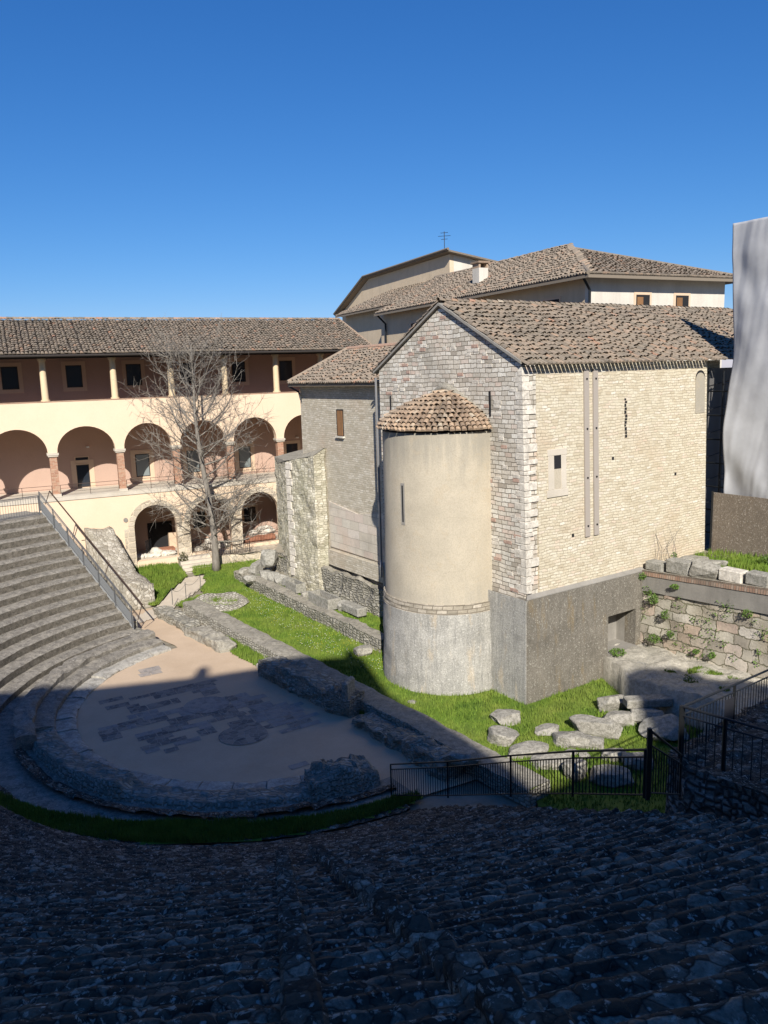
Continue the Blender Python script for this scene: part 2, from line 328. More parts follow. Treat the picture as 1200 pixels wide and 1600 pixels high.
m_wood = plaster('weathered brown shutter wood', (.2, .1, .045), (.28, .15, .07), .4, (.1, .06, .03), True)
m_fascia = simple('dark timber eave', (.03, .024, .02), .8)
m_iron = simple('dark painted iron', (.025, .027, .03), .5, .6)
m_grey = simple('grey galvanised rail', (.16, .165, .17), .5, .6)
m_rust = simple('brown rail', (.09, .06, .045), .6, .5)
m_cwall = plaster('convent buff plaster', (.56, .45, .31), (.64, .52, .37), .4, (.4, .33, .24), True, .004)
m_cwall2 = plaster('convent grey white plaster', (.56, .52, .45), (.64, .6, .52), .4, (.38, .35, .3), True, .004)
m_step = weathered('dark seating stone', (.05, .049, .047), (.12, .116, .108), (.02, .0205, .022), (.34, .34, .33), 2.2, .02, .6)
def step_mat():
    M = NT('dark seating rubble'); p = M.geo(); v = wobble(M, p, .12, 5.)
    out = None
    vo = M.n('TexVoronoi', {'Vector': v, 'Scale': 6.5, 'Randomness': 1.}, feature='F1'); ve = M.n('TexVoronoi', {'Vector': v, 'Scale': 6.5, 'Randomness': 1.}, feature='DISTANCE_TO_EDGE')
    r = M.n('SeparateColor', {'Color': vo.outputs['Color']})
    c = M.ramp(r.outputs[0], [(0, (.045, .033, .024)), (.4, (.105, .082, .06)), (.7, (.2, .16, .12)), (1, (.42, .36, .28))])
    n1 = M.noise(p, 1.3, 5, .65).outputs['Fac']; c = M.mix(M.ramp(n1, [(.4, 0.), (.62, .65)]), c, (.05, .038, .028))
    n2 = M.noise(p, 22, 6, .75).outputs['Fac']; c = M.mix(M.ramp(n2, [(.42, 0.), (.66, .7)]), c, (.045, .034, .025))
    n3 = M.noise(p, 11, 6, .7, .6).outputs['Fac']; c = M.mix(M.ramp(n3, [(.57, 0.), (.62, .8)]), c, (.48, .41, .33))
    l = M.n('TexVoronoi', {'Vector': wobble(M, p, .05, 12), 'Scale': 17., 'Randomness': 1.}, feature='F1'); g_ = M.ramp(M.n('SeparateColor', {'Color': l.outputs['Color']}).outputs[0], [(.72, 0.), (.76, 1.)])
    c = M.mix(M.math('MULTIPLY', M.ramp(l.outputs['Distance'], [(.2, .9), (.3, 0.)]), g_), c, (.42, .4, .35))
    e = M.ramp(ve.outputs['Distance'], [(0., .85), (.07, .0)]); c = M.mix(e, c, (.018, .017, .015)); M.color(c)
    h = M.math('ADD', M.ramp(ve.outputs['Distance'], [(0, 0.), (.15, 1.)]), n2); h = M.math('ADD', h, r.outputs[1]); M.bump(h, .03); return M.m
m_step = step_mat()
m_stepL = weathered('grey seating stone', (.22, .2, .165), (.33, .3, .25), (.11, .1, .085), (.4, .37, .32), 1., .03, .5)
m_riser = weathered('darker riser stone', (.13, .115, .092), (.22, .195, .16), (.07, .062, .05), (.32, .3, .25), 1.2, .03, .4)  # riser faces get a darker tone than the treads
m_curb = weathered('pale orchestra kerb', (.36, .34, .29), (.48, .45, .39), (.2, .185, .16), (.56, .53, .47), 1., .02, .35)
m_rock = weathered('pale limestone rubble', (.28, .265, .225), (.42, .395, .34), (.15, .14, .115), (.52, .49, .42), 2., .03, .45)
m_rockd = weathered('grey mossy block', (.27, .26, .225), (.42, .4, .355), (.15, .145, .12), (.5, .48, .42), 1.8, .03, .4)
m_ruin = rubble('ruined wall core', 3.6, 7.5, [(0, (.22, .21, .18)), (.4, (.34, .32, .27)), (1, (.5, .47, .4))], (.2, .185, .145), .08, .5, (.1, .1, .075), .06, .12)
m_reti = rubble('squared stage wall stones', 5., 9., [(0, (.32, .3, .25)), (.4, (.44, .41, .34)), (1, (.58, .55, .47))], (.17, .155, .12), .07, .4, (.16, .15, .12), .04, .03)
m_walltop = weathered('worn mortar wall top', (.27, .25, .2), (.38, .35, .29), (.17, .155, .125), (.46, .43, .36), 1.2, .03, .35)
m_ret = ashlar('large retaining wall blocks', .62, .36, [(0, (.34, .3, .24)), (.3, (.48, .44, .36)), (.55, (.56, .52, .43)), (.8, (.56, .42, .33)), (1, (.64, .6, .52))], (.15, .14, .09), .022, .28, .55, .06, (.24, .225, .16))
m_conc = plaster('grey concrete', (.24, .225, .2), (.32, .3, .265), .5, (.16, .15, .13), True, .012)
m_redbrick = ashlar('thin red brick course', .07, .2, [(0, (.34, .2, .14)), (.5, (.42, .28, .2)), (1, (.46, .36, .28))], (.16, .14, .11), .012, .01, .5, .02)
m_floor = plaster('beige orchestra floor', (.5, .38, .265), (.56, .43, .305), .35, (.4, .29, .19), False, .008, .8)
m_path = plaster('pale gravel path', (.5, .43, .34), (.58, .51, .41), .3, (.4, .34, .26), False, .012, 2.)
m_soil = plaster('stony soil', (.24, .21, .16), (.34, .3, .235), .5, (.13, .13, .075), False, .03, 2.)
m_panel = plinth_mat('brown pebbled board', (.17, .14, .11), (.21, .175, .14), (.18, .14, .1), (.14, .115, .09), (.4, .36, .31))
m_steel = simple('painted tie strip', (.34, .3, .26), .6, .0)
def grass_mat():
    M = NT('grass'); p = M.geo(); n = M.noise(p, 1.6, 5, .6).outputs['Fac']; a = M.n('Attribute', attribute_name='rnd').outputs['Fac']
    n_b = M.noise(p, .5, 4, .6).outputs['Fac']; c = M.ramp(n, [(.3, (.045, .095, .012)), (.5, (.09, .155, .016)), (.7, (.165, .215, .03))]); c = M.mix(M.ramp(n_b, [(.45, 0.), (.65, .4)]), c, (.19, .2, .05)); c = M.mix(M.ramp(a, [(0, 0.), (1, .6)]), c, (.19, .27, .04)); M.color(c)
    M.b.inputs['Roughness'].default_value = .8
    return M.m
m_grass = grass_mat()
m_leaf = simple('weed leaf', (.09, .16, .025), .7)
def bark_mat():
    M = NT('grey bark'); p = M.geo(); n = M.noise(M.map(p, (8, 8, 2)), 1., 6, .7).outputs['Fac']; M.color(M.ramp(n, [(.3, (.13, .115, .095)), (.7, (.28, .255, .22))])); M.bump(n, .02); return M.m
m_bark = bark_mat()
def mosaic_mat(name, sc, a, b, c):
    M = NT(name); p = M.geo(); v = wobble(M, p, .25, 2.); vo = M.n('TexVoronoi', {'Vector': v, 'Scale': sc, 'Randomness': 1.}, feature='F1', voronoi_dimensions='2D')
    ve = M.n('TexVoronoi', {'Vector': v, 'Scale': sc, 'Randomness': 1.}, feature='DISTANCE_TO_EDGE', voronoi_dimensions='2D')
    r = M.n('SeparateColor', {'Color': vo.outputs['Color']}).outputs[0]; col = M.ramp(r, [(0, a), (.6, b), (1, c)])
    n = M.noise(p, 1.4, 4, .6).outputs['Fac']; col = M.mix(M.ramp(n, [(.45, 0.), (.62, .6)]), col, c)
    col = M.mix(M.ramp(ve.outputs['Distance'], [(.015, 1.), (.05, 0.)]), col, (.36, .33, .29)); M.color(col); M.bump(ve.outputs['Distance'], .01); return M.m
m_mos = mosaic_mat('dark cracked marble slabs', 5., (.12, .11, .1), (.18, .165, .145), (.34, .28, .22))
m_mos2 = mosaic_mat('light cracked marble slabs', 6., (.22, .2, .18), (.29, .26, .235), (.36, .31, .26))
def cloth_mat():
    M = NT('white scaffold sheet'); p = M.geo(); n = M.noise(p, 1.5, 5, .6).outputs['Fac']; M.color(M.ramp(n, [(.3, (.44, .445, .46)), (.7, (.54, .545, .56))]))
    tr = M.n('BsdfTranslucent', {'Color': (.5, .52, .56, 1)}); ms = M.n('MixShader', {0: .25}); M.L(M.b.outputs[0], ms.inputs[1]); M.L(tr.outputs[0], ms.inputs[2]); M.L(ms.outputs[0], M.out.inputs[0]); return M.m
m_cloth = cloth_mat()

# ------------------------------------------------------------------ roof tiles
def tile_roof(mb, O, A, Up, la, lu, inside=None, pitch=.195, row=.33, seed=1, rad=.098, jit=1.):
    """coppi covers: A unit along eave, Up unit up the slope, O eave corner. One mesh of half-round tiles."""
    r = np.random.default_rng(seed); A = np.array(A); Up = np.array(Up); N = np.cross(A, Up); N = N/np.linalg.norm(N)
    if N[2] < 0: N = -N
    nc = int(la/pitch); nr = int(lu/row)+1; k = 5
    for i in range(nc):
        a = (i+.5)*pitch; dr = r.normal(0, .018)*jit; cb = r.normal(0, .05)*jit
        for j in range(nr):
            b = j*row+(cb+r.normal(0, .025)*jit if j else 0.)
            if inside and not inside(a, b): continue
            aa = a+dr+r.normal(0, .012)*jit; h0 = .035+abs(r.normal(0, .014))*jit; tw = r.normal(0, .03)*jit*(j > 0); aa = aa if j else a; sc_ = 1. if j else .84
            v = []
            for (bb, rr, hh, sh) in ((b-.02, rad*1.05*sc_, h0, -tw), (b+row+.07, rad*.86*sc_, 0., tw)):
                for q in range(k):
                    an = PI*q/(k-1); v.append(O+A*(aa+sh*.4+rr*math.cos(an))+Up*bb+N*(hh+rr*.85*math.sin(an)))
            fs = [(q, q+1, k+q+1, k+q) for q in range(k-1)]
            if j == 0: fs.append(tuple(range(k)))
            mb.add(v, fs, None, float(np.clip(r.beta(1.6, 1.8), 0, 1)))
def inpoly(poly):
    def f(x, y):
        c = False; n = len(poly)
        for i in range(n):
            x1, y1 = poly[i]; x2, y2 = poly[(i+1) % n]
            if (y1 > y) != (y2 > y) and x < (x2-x1)*(y-y1)/(y2-y1)+x1: c = not c
        return c
    return f
def slab(mb, pts, th): # sloping slab under tiles
    pts = [np.array(p, float) for p in pts]; mb.prism(pts, V3(0, 0, -th))
def merge(objs):
    with bpy.context.temp_override(active_object=objs[0], object=objs[0], selected_objects=objs, selected_editable_objects=objs): bpy.ops.object.join()
def unit(v): v = np.array(v, float); return v/np.linalg.norm(v)

# ================================================================== LARGE STRUCTURE
# ---------------- ground
gm = MB(); gm.add([(-900, -900, -.06), (900, -900, -.06), (900, 900, -.06), (-900, 900, -.06)], [(0, 1, 2, 3)]); struct(gm.build('ground', m_soil))
CC = np.array([-4.37, 27.5]); R0 = 6.75
def PO(r, a, z=0.): return V3(CC[0]+r*math.cos(math.radians(a)), CC[1]+r*math.sin(math.radians(a)), z)
of = [PO(R0+.1, a, .02) for a in range(0, 360, 4)]; of2 = [V3(-9.3, 32.8, .016), V3(-11.5, 35., .016), V3(-13.8, 37.6, .016), V3(-11.6, 39.2, .016), V3(-9.6, 36.6, .016), V3(-3, 28, .016), V3(2.4, 20.6, .016), V3(.4, 19.6, .016), V3(-2, 22, .016)]
o = MB().add(of, [tuple(range(len(of)))]).add(of2, [tuple(range(len(of2)))]).build('orchestra_floor', m_floor); struct(o)
# marble slab patches lying on the floor
def pxpoly(pts, z): return [G(x, y, z) for x, y in pts]
def jag(pts, k=4, a=.12, seed=3):
    r = np.random.default_rng(seed); out = []
    for i in range(len(pts)):
        p, q = pts[i], pts[(i+1) % len(pts)]
        for j in range(k): out.append(p+(q-p)*j/k+np.array([r.normal(0, a), r.normal(0, a), 0]))
    return out
pat = thing('marble_paving', 'cracked dark marble slabs set in the beige orchestra floor', 'paving', tuple(G(300, 1110, .024)))
z = .025
for i, (pl, mt) in enumerate([
    ([(172, 1094), (215, 1083), (280, 1075), (320, 1064), (342, 1078), (300, 1095), (240, 1108), (182, 1112)], m_mos),
    ([(185, 1116), (250, 1110), (300, 1098), (340, 1090), (352, 1102), (300, 1114), (245, 1122), (195, 1126)], m_mos2),
    ([(152, 1150), (172, 1128), (250, 1124), (300, 1114), (360, 1102), (395, 1124), (410, 1134), (350, 1146), (300, 1150), (225, 1160)], m_mos),
    ([(222, 1158), (300, 1150), (330, 1146), (296, 1166), (255, 1180), (222, 1171), (240, 1158)], m_mos),
    ([(350, 1085), (415, 1086), (480, 1108), (512, 1132), (430, 1144), (395, 1124), (355, 1102)], m_mos2),
    ([(216, 1050), (236, 1034), (250, 1036), (264, 1040), (262, 1048), (222, 1058)], m_mos2),
    ([(452, 1194), (468, 1188), (490, 1190), (480, 1201), (460, 1200)], m_mos2)]):
    pp_ = pxpoly(pl, z); f_in = inpoly([tuple(q[:2]) for q in pp_]); ax = unit([.86, .51, 0]); ay = V3(-ax[1], ax[0], 0); o_ = sum(pp_)/len(pp_); md = MB(); ml = MB(); rr2 = np.random.default_rng(40+i)
    b_ = -5.
    while b_ < 5:
        hh_ = rr2.choice([.3, .38, .5]); a_ = -6.+rr2.random()*.4
        while a_ < 6:
            ww_ = rr2.choice([.3, .45, .62, .85]); c_ = o_+ax*(a_+ww_/2)+ay*(b_+hh_/2)
            if f_in(c_[0], c_[1]) and rr2.random() < .82:
                q_ = [o_+ax*(a_+.01+rr2.normal(0, .012))+ay*(b_+.01), o_+ax*(a_+ww_-.01)+ay*(b_+.01+rr2.normal(0, .012)), o_+ax*(a_+ww_-.01+rr2.normal(0, .012))+ay*(b_+hh_-.01), o_+ax*(a_+.01)+ay*(b_+hh_-.01)]
                for k2 in range(4): q_[k2][2] = .024+.0012*i
                (md if (rr2.random() < (.8 if mt is m_mos else .2) and i != 6) else ml).add(q_, [(0, 1, 2, 3)])
            a_ += ww_
        b_ += hh_
    oo_ = [x_ for x_ in ((md.build('slab_field', m_mos, pat) if md.v else None), (ml.build('slab_field', m_mos2, pat) if ml.v else None)) if x_]
    if len(oo_) > 1: merge(oo_)
for (cx, cy, rr) in ((323, 1101, .72), (380, 1148, .72)):
    z = .038; c = G(cx, cy, z); p = [c+V3(rr*1.1*math.cos(a), rr*math.sin(a), 0) for a in np.linspace(0, 2*PI, 28, endpoint=False)]; MB().add(p, [tuple(range(28))]).build('roundel', m_mos2 if cx < 350 else m_mos, pat)

# ---------------- cavea (seating)
TREAD, RISE, RS = .62, .341, 9.4
A0, A1 = 136.5, 300.5     # left cut, right cut (degrees)
def acut(r): return float(np.interp(r, [9, 11.2, 14.6, 17, 18.9, 20.4, 21.3, 26], [299.6, 300.6, 297.7, 296, 295, 293.8, 293.5, 292]))
cav = thing('theatre_seating', 'weathered stone seating tiers of a Roman theatre sweeping round the orchestra', 'seating', tuple(PO(RS, 220)))
def ring(r0, r1, z0, z1, a0, a1, res, mat, name, parent, seed, rough=.05, st=(.55, .3), nlat=None, edge_drop=.0, endcap=True):
    """one stepped course: riser at r0 from z0 to z1, then tread to r1; rough stones"""
    na = max(6, int(math.radians(a1-a0)*(r0+r1)/2/res)); nr = nlat or max(3, int((r1-r0)/res)+1)
    th = np.radians(np.linspace(a0, a1, na)); rad = np.linspace(r0, r1, nr)
    T, Rr = np.meshgrid(th, rad, indexing='ij'); arc = T*(r0+r1)/2
    e, h = cells(arc/st[0]+seed*3.7, (Rr-r0)/st[1], seed)
    P3 = np.stack([Rr*np.cos(T)*1.0, Rr*np.sin(T), np.full_like(T, z1)], -1)
    n = fbm(P3*2.2, 4, seed); n2 = fbm(P3*7., 3, seed+5)
    Z = z1+(h-.5)*rough*1.5+n*rough*.5+n2*rough*.25-np.exp(-e*9)*rough*1.1
    lip = np.clip((Rr-r0)/.1, 0, 1); Z = Z-(1-lip)**2*.06
    Rw = Rr+(fbm(P3*1.7, 3, seed+9)*.05+(h-.5)*.04)*(1-np.clip((Rr-r0)/.25, 0, 1))*min(1., rough/.06)
    X = CC[0]+Rw*np.cos(T); Y = CC[1]+Rw*np.sin(T)
    tread = np.stack([X, Y, Z], -1)
    # riser rows below the front edge
    rows = []
    for fr in (1., .6, .25):
        zz = z0-.05+(Z[:, 0]-z0+.05)*(1-fr); ro = fbm(np.stack([th*60, np.full_like(th, fr*9), np.full_like(th, seed)], -1), 3)*.025*min(1., rough/.035)
        rows.append(np.stack([CC[0]+(Rw[:, 0]+ro)*np.cos(th), CC[1]+(Rw[:, 0]+ro)*np.sin(th), zz], -1))
    rows.append(tread[:, 0]); P = np.concatenate([np.stack(rows[:3], 1), tread], 1)
    mb = MB(); mb.grid(np.stack([rows[2], rows[1], rows[3]] if False else rows[:0]+[rows[0], rows[1], rows[2], rows[3]], 1)); mb.grid(tread)
    if endcap:
        for idx in (0, -1):
            row = P[idx]; bot = row.copy(); bot[:, 2] = min(z0, row[:, 2].min())-.02; mb.grid(np.stack([row, bot], 0))
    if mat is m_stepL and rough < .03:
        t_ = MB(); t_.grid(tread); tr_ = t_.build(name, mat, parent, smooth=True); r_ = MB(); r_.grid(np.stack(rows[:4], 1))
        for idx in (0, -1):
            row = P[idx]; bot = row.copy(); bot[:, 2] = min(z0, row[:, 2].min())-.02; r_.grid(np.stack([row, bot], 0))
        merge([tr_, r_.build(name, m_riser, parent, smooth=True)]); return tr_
    return mb.build(name, mat, parent, smooth=True)
NL = 13
# lower courses at the orchestra edge
kerb = thing('orchestra_kerb', 'pale worn kerb slabs edging the orchestra floor', 'kerb', tuple(PO(R0, 200)))
for q, a in enumerate(np.arange(A0, 292, 7.8)):
    ring(R0-.02+rng.normal(0, .015), R0+.62, -.03, .14+rng.normal(0, .02), a+.08, min(a+7.7, 297), .12, m_curb, 'kerb_slab', kerb, 20+q, .03, (2., 1.), None)
ring(R0+.62, R0+1.25, .05, .34, A0, 205, .14, m_stepL, 'kerb_slab', kerb, 71, .03, (.9, .4))
podium = ring(R0+1.25, R0+1.85, .1, .58, A0, 212, .14, m_stepL, 'podium_step', None, 72, .05, (.6, .3)); tag(podium, 'low worn podium step curving between the kerb and the seating path', 'step')
pathm = MB(); th = np.radians(np.linspace(A0+2, 303, 90)); ra = np.linspace(R0+1.2, RS+.1, 9); T, Q = np.meshgrid(th, ra, indexing='ij')
Pz = np.stack([CC[0]+Q*np.cos(T), CC[1]+Q*np.sin(T), .06+.03*fbm(np.stack([Q*np.cos(T), Q*np.sin(T), Q*0], -1)*1.3, 3)], -1); struct(pathm.grid(Pz).build('ring_path', m_stepL, smooth=True))
# ruined podium wall in the foreground
rw = MB(); th = np.radians(np.linspace(205, 286, 170)); ra = np.linspace(R0+.55, R0+1.45, 9)
hp = lambda a: float(np.interp(a, [205, 212, 214, 232, 246, 248, 262, 270, 282, 286], [.3, .32, .5, .52, .55, .3, .26, .3, .24, .3]))
T, Q = np.meshgrid(th, ra, indexing='ij'); hh = np.array([hp(math.degrees(t)) for t in th])[:, None]
edge = np.clip(np.minimum(Q-ra[0], ra[-1]-Q)/.12, 0, 1)
e, hc = cells(T*(R0+1)/.45, Q/.3, 5); nz = fbm(np.stack([Q*np.cos(T), Q*np.sin(T), T], -1)*2.6, 4, 8)
Z = np.where((edge > 0), hh*.95+(hc-.5)*.07+nz*.045-np.exp(-e*8)*.03, 0)-.02
rw.grid(np.stack([CC[0]+(Q+nz*.05)*np.cos(T), CC[1]+(Q+nz*.05)*np.sin(T), Z], -1)); tag(rw.build('ruined_podium_wall', m_ruin, smooth=True), 'low crumbling curved rubble wall in shade at the near edge of the orchestra', 'wall')
bk = MB(); th = np.radians(np.linspace(285, 300, 40)); ra = np.linspace(R0+.35, R0+1.5, 12); T, Q = np.meshgrid(th, ra, indexing='ij'); nz = fbm(np.stack([Q*np.cos(T), Q*np.sin(T), T], -1)*2.2, 4, 18)
edge = (Q > ra[0]) & (Q < ra[-1]) & (T > th[0]) & (T < th[-1]); e, hc = cells(T*8/.4, Q/.3, 6)
Z = np.where(edge, .7+.25*np.sin((T-th[0])/(th[-1]-th[0])*PI)-.25+(hc-.5)*.2+nz*.1, -.02)
bk.grid(np.stack([CC[0]+(Q+nz*.06)*np.cos(T), CC[1]+(Q+nz*.06)*np.sin(T), Z], -1)); tag(bk.build('ruined_wall_stub', m_ruin, smooth=True), 'broken end stub of coursed stone at the right end of the curved low wall', 'wall')
lc = ring(R0+1.6, R0+1.95, 0, .2, 212, 301, .1, m_step, 'low_kerb_ring', None, 91, .07, (.8, .5)); tag(lc, 'low dark stone kerb bordering the curved grass strip in the foreground', 'kerb')
# rows
for i in range(27):
    r0 = RS+i*TREAD; z0 = i*RISE if i else 0; z1 = z0+RISE
    if i < 14:  # left sunlit fan
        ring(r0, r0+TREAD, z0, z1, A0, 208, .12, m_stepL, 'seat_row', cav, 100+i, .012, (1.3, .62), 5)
    fine = .12 if r0 < 12.5 else (.06 if r0 < 17.5 else .04)
    a_s = 208 if i < 14 else 222
    for hf_ in (0, 1):
        ra_ = r0+hf_*TREAD/2; zb_ = z0+.1-RISE/2+hf_*RISE/2 if i or hf_ else .1
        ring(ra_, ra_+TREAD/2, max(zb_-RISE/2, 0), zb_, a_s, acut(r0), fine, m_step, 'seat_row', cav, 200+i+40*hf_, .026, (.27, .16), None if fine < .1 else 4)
# radial stair notch lines in the foreground
for aa in (279.2, 281.6):
    mbk = MB()
    for i in range(8, 26):
        r0 = RS+i*TREAD
        for hlf in (0, 1):
            zc = i*RISE+.1+.02-(0 if hlf else .1); p = [PO(r0+hlf*TREAD/2+dr, aa+da/(r0)*57.3*.12, zc+rng.normal(0, .015)) for dr, da in ((.0, -1), (TREAD/2, -1), (TREAD/2, 1), (0, 1))]
            mbk.prism([q-V3(0, 0, .25) for q in p], V3(0, 0, .28))
    mbk.build('stair_edge', m_step, cav, bevel=.03)
# left end wall of the seating and upper terrace behind it
ew = MB(); pf = [(R0+1.9, .0)]
for i in range(14): pf += [(RS+i*TREAD, (i+1)*RISE-.05), (RS+(i+1)*TREAD, (i+1)*RISE-.05)]
pf += [(RS+14*TREAD+1.6, 14*RISE-.05), (RS+14*TREAD+1.6, -.05), (R0+1.9, -.05)]
def PX(r, z, off): p = PO(r, A0, z); n = V3(math.cos(math.radians(A0-90)), math.sin(math.radians(A0-90)), 0); return p+n*off
ew.prism([PX(r, z, 0.0) for r, z in pf], PX(5, 0, .3)-PX(5, 0, 0)); ew.build('end_wall', m_ruin, cav)
tm = MB(); th = np.linspace(A0, 224, 40); inner = [PO(RS+14*TREAD-.05, a, 14*RISE-.03) for a in th]; outer = [PO(RS+14*TREAD+2.2, a, 14*RISE-.03) for a in th]
tm.grid(np.stack([np.array(inner), np.array(outer)], 0)); ob = [q-V3(0, 0, 4.9) for q in outer]; tm.grid(np.stack([np.array(outer), np.array(ob)], 0)); tm.build('upper_walkway', m_conc, cav)
tb = MB(); th = np.linspace(222, 291, 40); r1 = RS+27*TREAD; inner = [PO(r1-.05, a, 26*RISE+.02) for a in th]; outer = [PO(r1+6, a, 26*RISE+.02) for a in th]
tb.grid(np.stack([np.array(inner), np.array(outer)], 0)); tb.grid(np.stack([np.array(outer), np.array(outer)-V3(0, 0, 9.5)], 0)); tb.build('top_terrace', m_conc, cav)

# grass ring in front of the foreground rows
def grass_blades(mb, pts, h0, h1, wd=.02, seed=1, lean=.4):
    r = np.random.default_rng(seed); n = len(pts); az = r.uniform(0, 2*PI, n); h = r.uniform(h0, h1, n); wv = wd*r.uniform(.6, 1.4, n)
    a = np.stack([np.cos(az), np.sin(az), 0*az], -1); la = r.uniform(0, 2*PI, n); ln = np.stack([np.cos(la), np.sin(la), 0*la], -1)*(h*lean*r.uniform(0, 1, n))[:, None]
    v = np.stack([pts-a*wv[:, None], pts+a*wv[:, None], pts+ln+np.stack([0*h, 0*h, h], -1)], 1).reshape(-1, 3)
    mb.add(v, [(3*i, 3*i+1, 3*i+2) for i in range(n)], None, r.uniform(0, 1, n))
def scatter(poly, n, seed=1):
    r = np.random.default_rng(seed); P = np.array(poly)[:, :2]; lo = P.min(0); hi = P.max(0); k = int(n*1.0); q = r.uniform(lo, hi, (k*4, 2))
    x, y = q[:, 0], q[:, 1]; c = np.zeros(len(q), bool)
    for i in range(len(P)):
        x1, y1 = P[i]; x2, y2 = P[(i+1) % len(P)]
        if y1 == y2: continue
        c ^= ((y1 > y) != (y2 > y)) & (x < (x2-x1)*(y-y1)/(y2-y1)+x1)
    return q[c][:n]
def lawn(name, poly, zf, n, h0=.05, h1=.13, seed=1, label='', wd=.022, excl=None, base=True):
    poly = [np.array(p, float) for p in poly]; mb = MB()
    if base:
        # triangulated undulating base sheet
        A_ = np.array([p[:2] for p in poly]); lo = A_.min(0); hi = A_.max(0); st_ = max(.12, min(.3, (hi-lo).max()/60)); nx, ny = int((hi[0]-lo[0])/st_)+2, int((hi[1]-lo[1])/st_)+2
        fin_ = inpoly([tuple(p[:2]) for p in poly]); idx = {}; vs_ = []; fs_ = []
        for i in range(nx):
            for j in range(ny):
                if fin_(lo[0]+(i+.5)*st_, lo[1]+(j+.5)*st_) and not (excl is not None and pathfn and pathfn[0](lo[0]+(i+.5)*st_, lo[1]+(j+.5)*st_)):
                    f_ = []
                    for a_, b_ in ((i, j), (i+1, j), (i+1, j+1), (i, j+1)):
                        if (a_, b_) not in idx: idx[(a_, b_)] = len(vs_); x_, y_ = lo[0]+a_*st_, lo[1]+b_*st_; vs_.append((x_, y_, zf(x_, y_)))
                        f_.append(idx[(a_, b_)])
                    fs_.append(tuple(f_))
        mb.add(vs_, fs_, None, .2)
        o = struct(mb.build(name+'_ground', m_grass))
    q = scatter(poly, n, seed)
    if excl is not None: q = q[[not excl(a, b) for a, b in q]]
    pts = np.stack([q[:, 0], q[:, 1], np.array([zf(a, b) for a, b in q])-.01], -1)
    hs = (vnoise(pts*1.2, seed)+1)/2
    g = MB(); k = hs > .45
    grass_blades(g, pts[k], h0*1.5, h1*1.5, wd, seed+1); grass_blades(g, pts[~k], h0, h1, wd, seed+2)
    return tag(g.build(name, m_grass, smooth='raw'), label, 'grass', kind='stuff')
aa_ = np.linspace(220, 303, 40)
ringpoly = [PO(float(np.interp(a, [220, 228, 264, 299, 303], [9.95, 9.65, 8.75, 9.05, 9.2])), a) for a in aa_]+[PO(float(np.interp(a, [220, 228, 240, 264, 303], [10.1, 10.15, 10., 9.75, 9.5])), a) for a in aa_[::-1]]
lawn('grass', ringpoly, lambda x, y: .1, 26000, .05, .14, 5, 'curved strip of grass in the shade below the nearest seats', .014)

# ---------------- courts
SW0, SW1 = np.array([-9.75, 37.9]), np.array([3.9, 19.25])       # stage wall centre line
swd = (SW1-SW0)/np.linalg.norm(SW1-SW0); swn = np.array([-swd[1], swd[0]])   # swn points to the church side
court = [(SW0[0], SW0[1]), (SW1[0], SW1[1]), (4.9, 15.2), (9, 15), (14, 19), (14, 26.5), (9.6, 28.9), (2, 31), (-.35, 31.2), (-3.2, 35.5), (-6.2, 43.5), (-6.4, 47.5), (-11.5, 45.6), (-10.6, 42.4), (-9.7, 40.4), (-10.9, 38.6)]
def zn(x, y):
    dd = (x-B0[0])*fu[0]+(y-B0[1])*fu[1]; return .12+.42*min(1., max(0., (dd+7.5)/6.5))
zc = zn
def GN(px, py, dz=0.):
    z = .2
    for _ in range(6): p = G(px, py, z); z = zn(p[0], p[1])+dz
    return G(px, py, z)
pathfn = []
def in_church(x, y):
    if pathfn and pathfn[0](x, y): return True
    d = np.array([x, y])-K[:2]; s = d@sd[:2]; t = d@gd[:2]; return (s > 0 and s < 10 and 0 < t < 9) or (abs((x-2.03)) < 2 and math.hypot(x-2.03, y-28.96) < 2.1)
pathfn.append(inpoly([tuple(GN(a, b)[:2]) for a, b in ((215, 972), (246, 962), (285, 938), (322, 911), (318, 897), (292, 900), (265, 924), (245, 945), (205, 964))]))
lawn('lawn', court, zc, 80000, .05, .13, 11, 'sunny green grass of the court between the stage wall and the church', .016, in_church)
lcp = [GN(150, 880), GN(205, 878)*0+FP(-.6, -.02, 0), FP(2.3, -.02, 0), GN(293, 900), GN(262, 925), GN(246, 945), GN(236, 946), GN(200, 930)]
lawn('lawn', lcp, zn, 12000, .08, .22, 13, 'small patch of grass between the ruined pier and the gravel path', .02, lambda x, y: pathfn[0](x, y))
pth = [GN(215, 972), GN(246, 962), GN(285, 938), GN(322, 911), GN(318, 897), GN(292, 900), GN(265, 924), GN(245, 945), GN(205, 964)]
pA = [tuple(p[:2]) for p in pth]; fin_ = inpoly(pA); mb = MB(); idx = {}; vs_ = []; fs_ = []; lo = np.array(pA).min(0); hi = np.array(pA).max(0)
for i in range(int((hi[0]-lo[0])/.12)+2):
    for j in range(int((hi[1]-lo[1])/.12)+2):
        if fin_(lo[0]+(i+.5)*.12, lo[1]+(j+.5)*.12):
            f_ = []
            for a_, b_ in ((i, j), (i+1, j), (i+1, j+1), (i, j+1)):
                if (a_, b_) not in idx: idx[(a_, b_)] = len(vs_); x_, y_ = lo[0]+a_*.12, lo[1]+b_*.12; vs_.append((x_, y_, zn(x_, y_)-.07))
                f_.append(idx[(a_, b_)])
            fs_.append(tuple(f_))
mb.add(vs_, fs_); struct(mb.build('path', m_path))

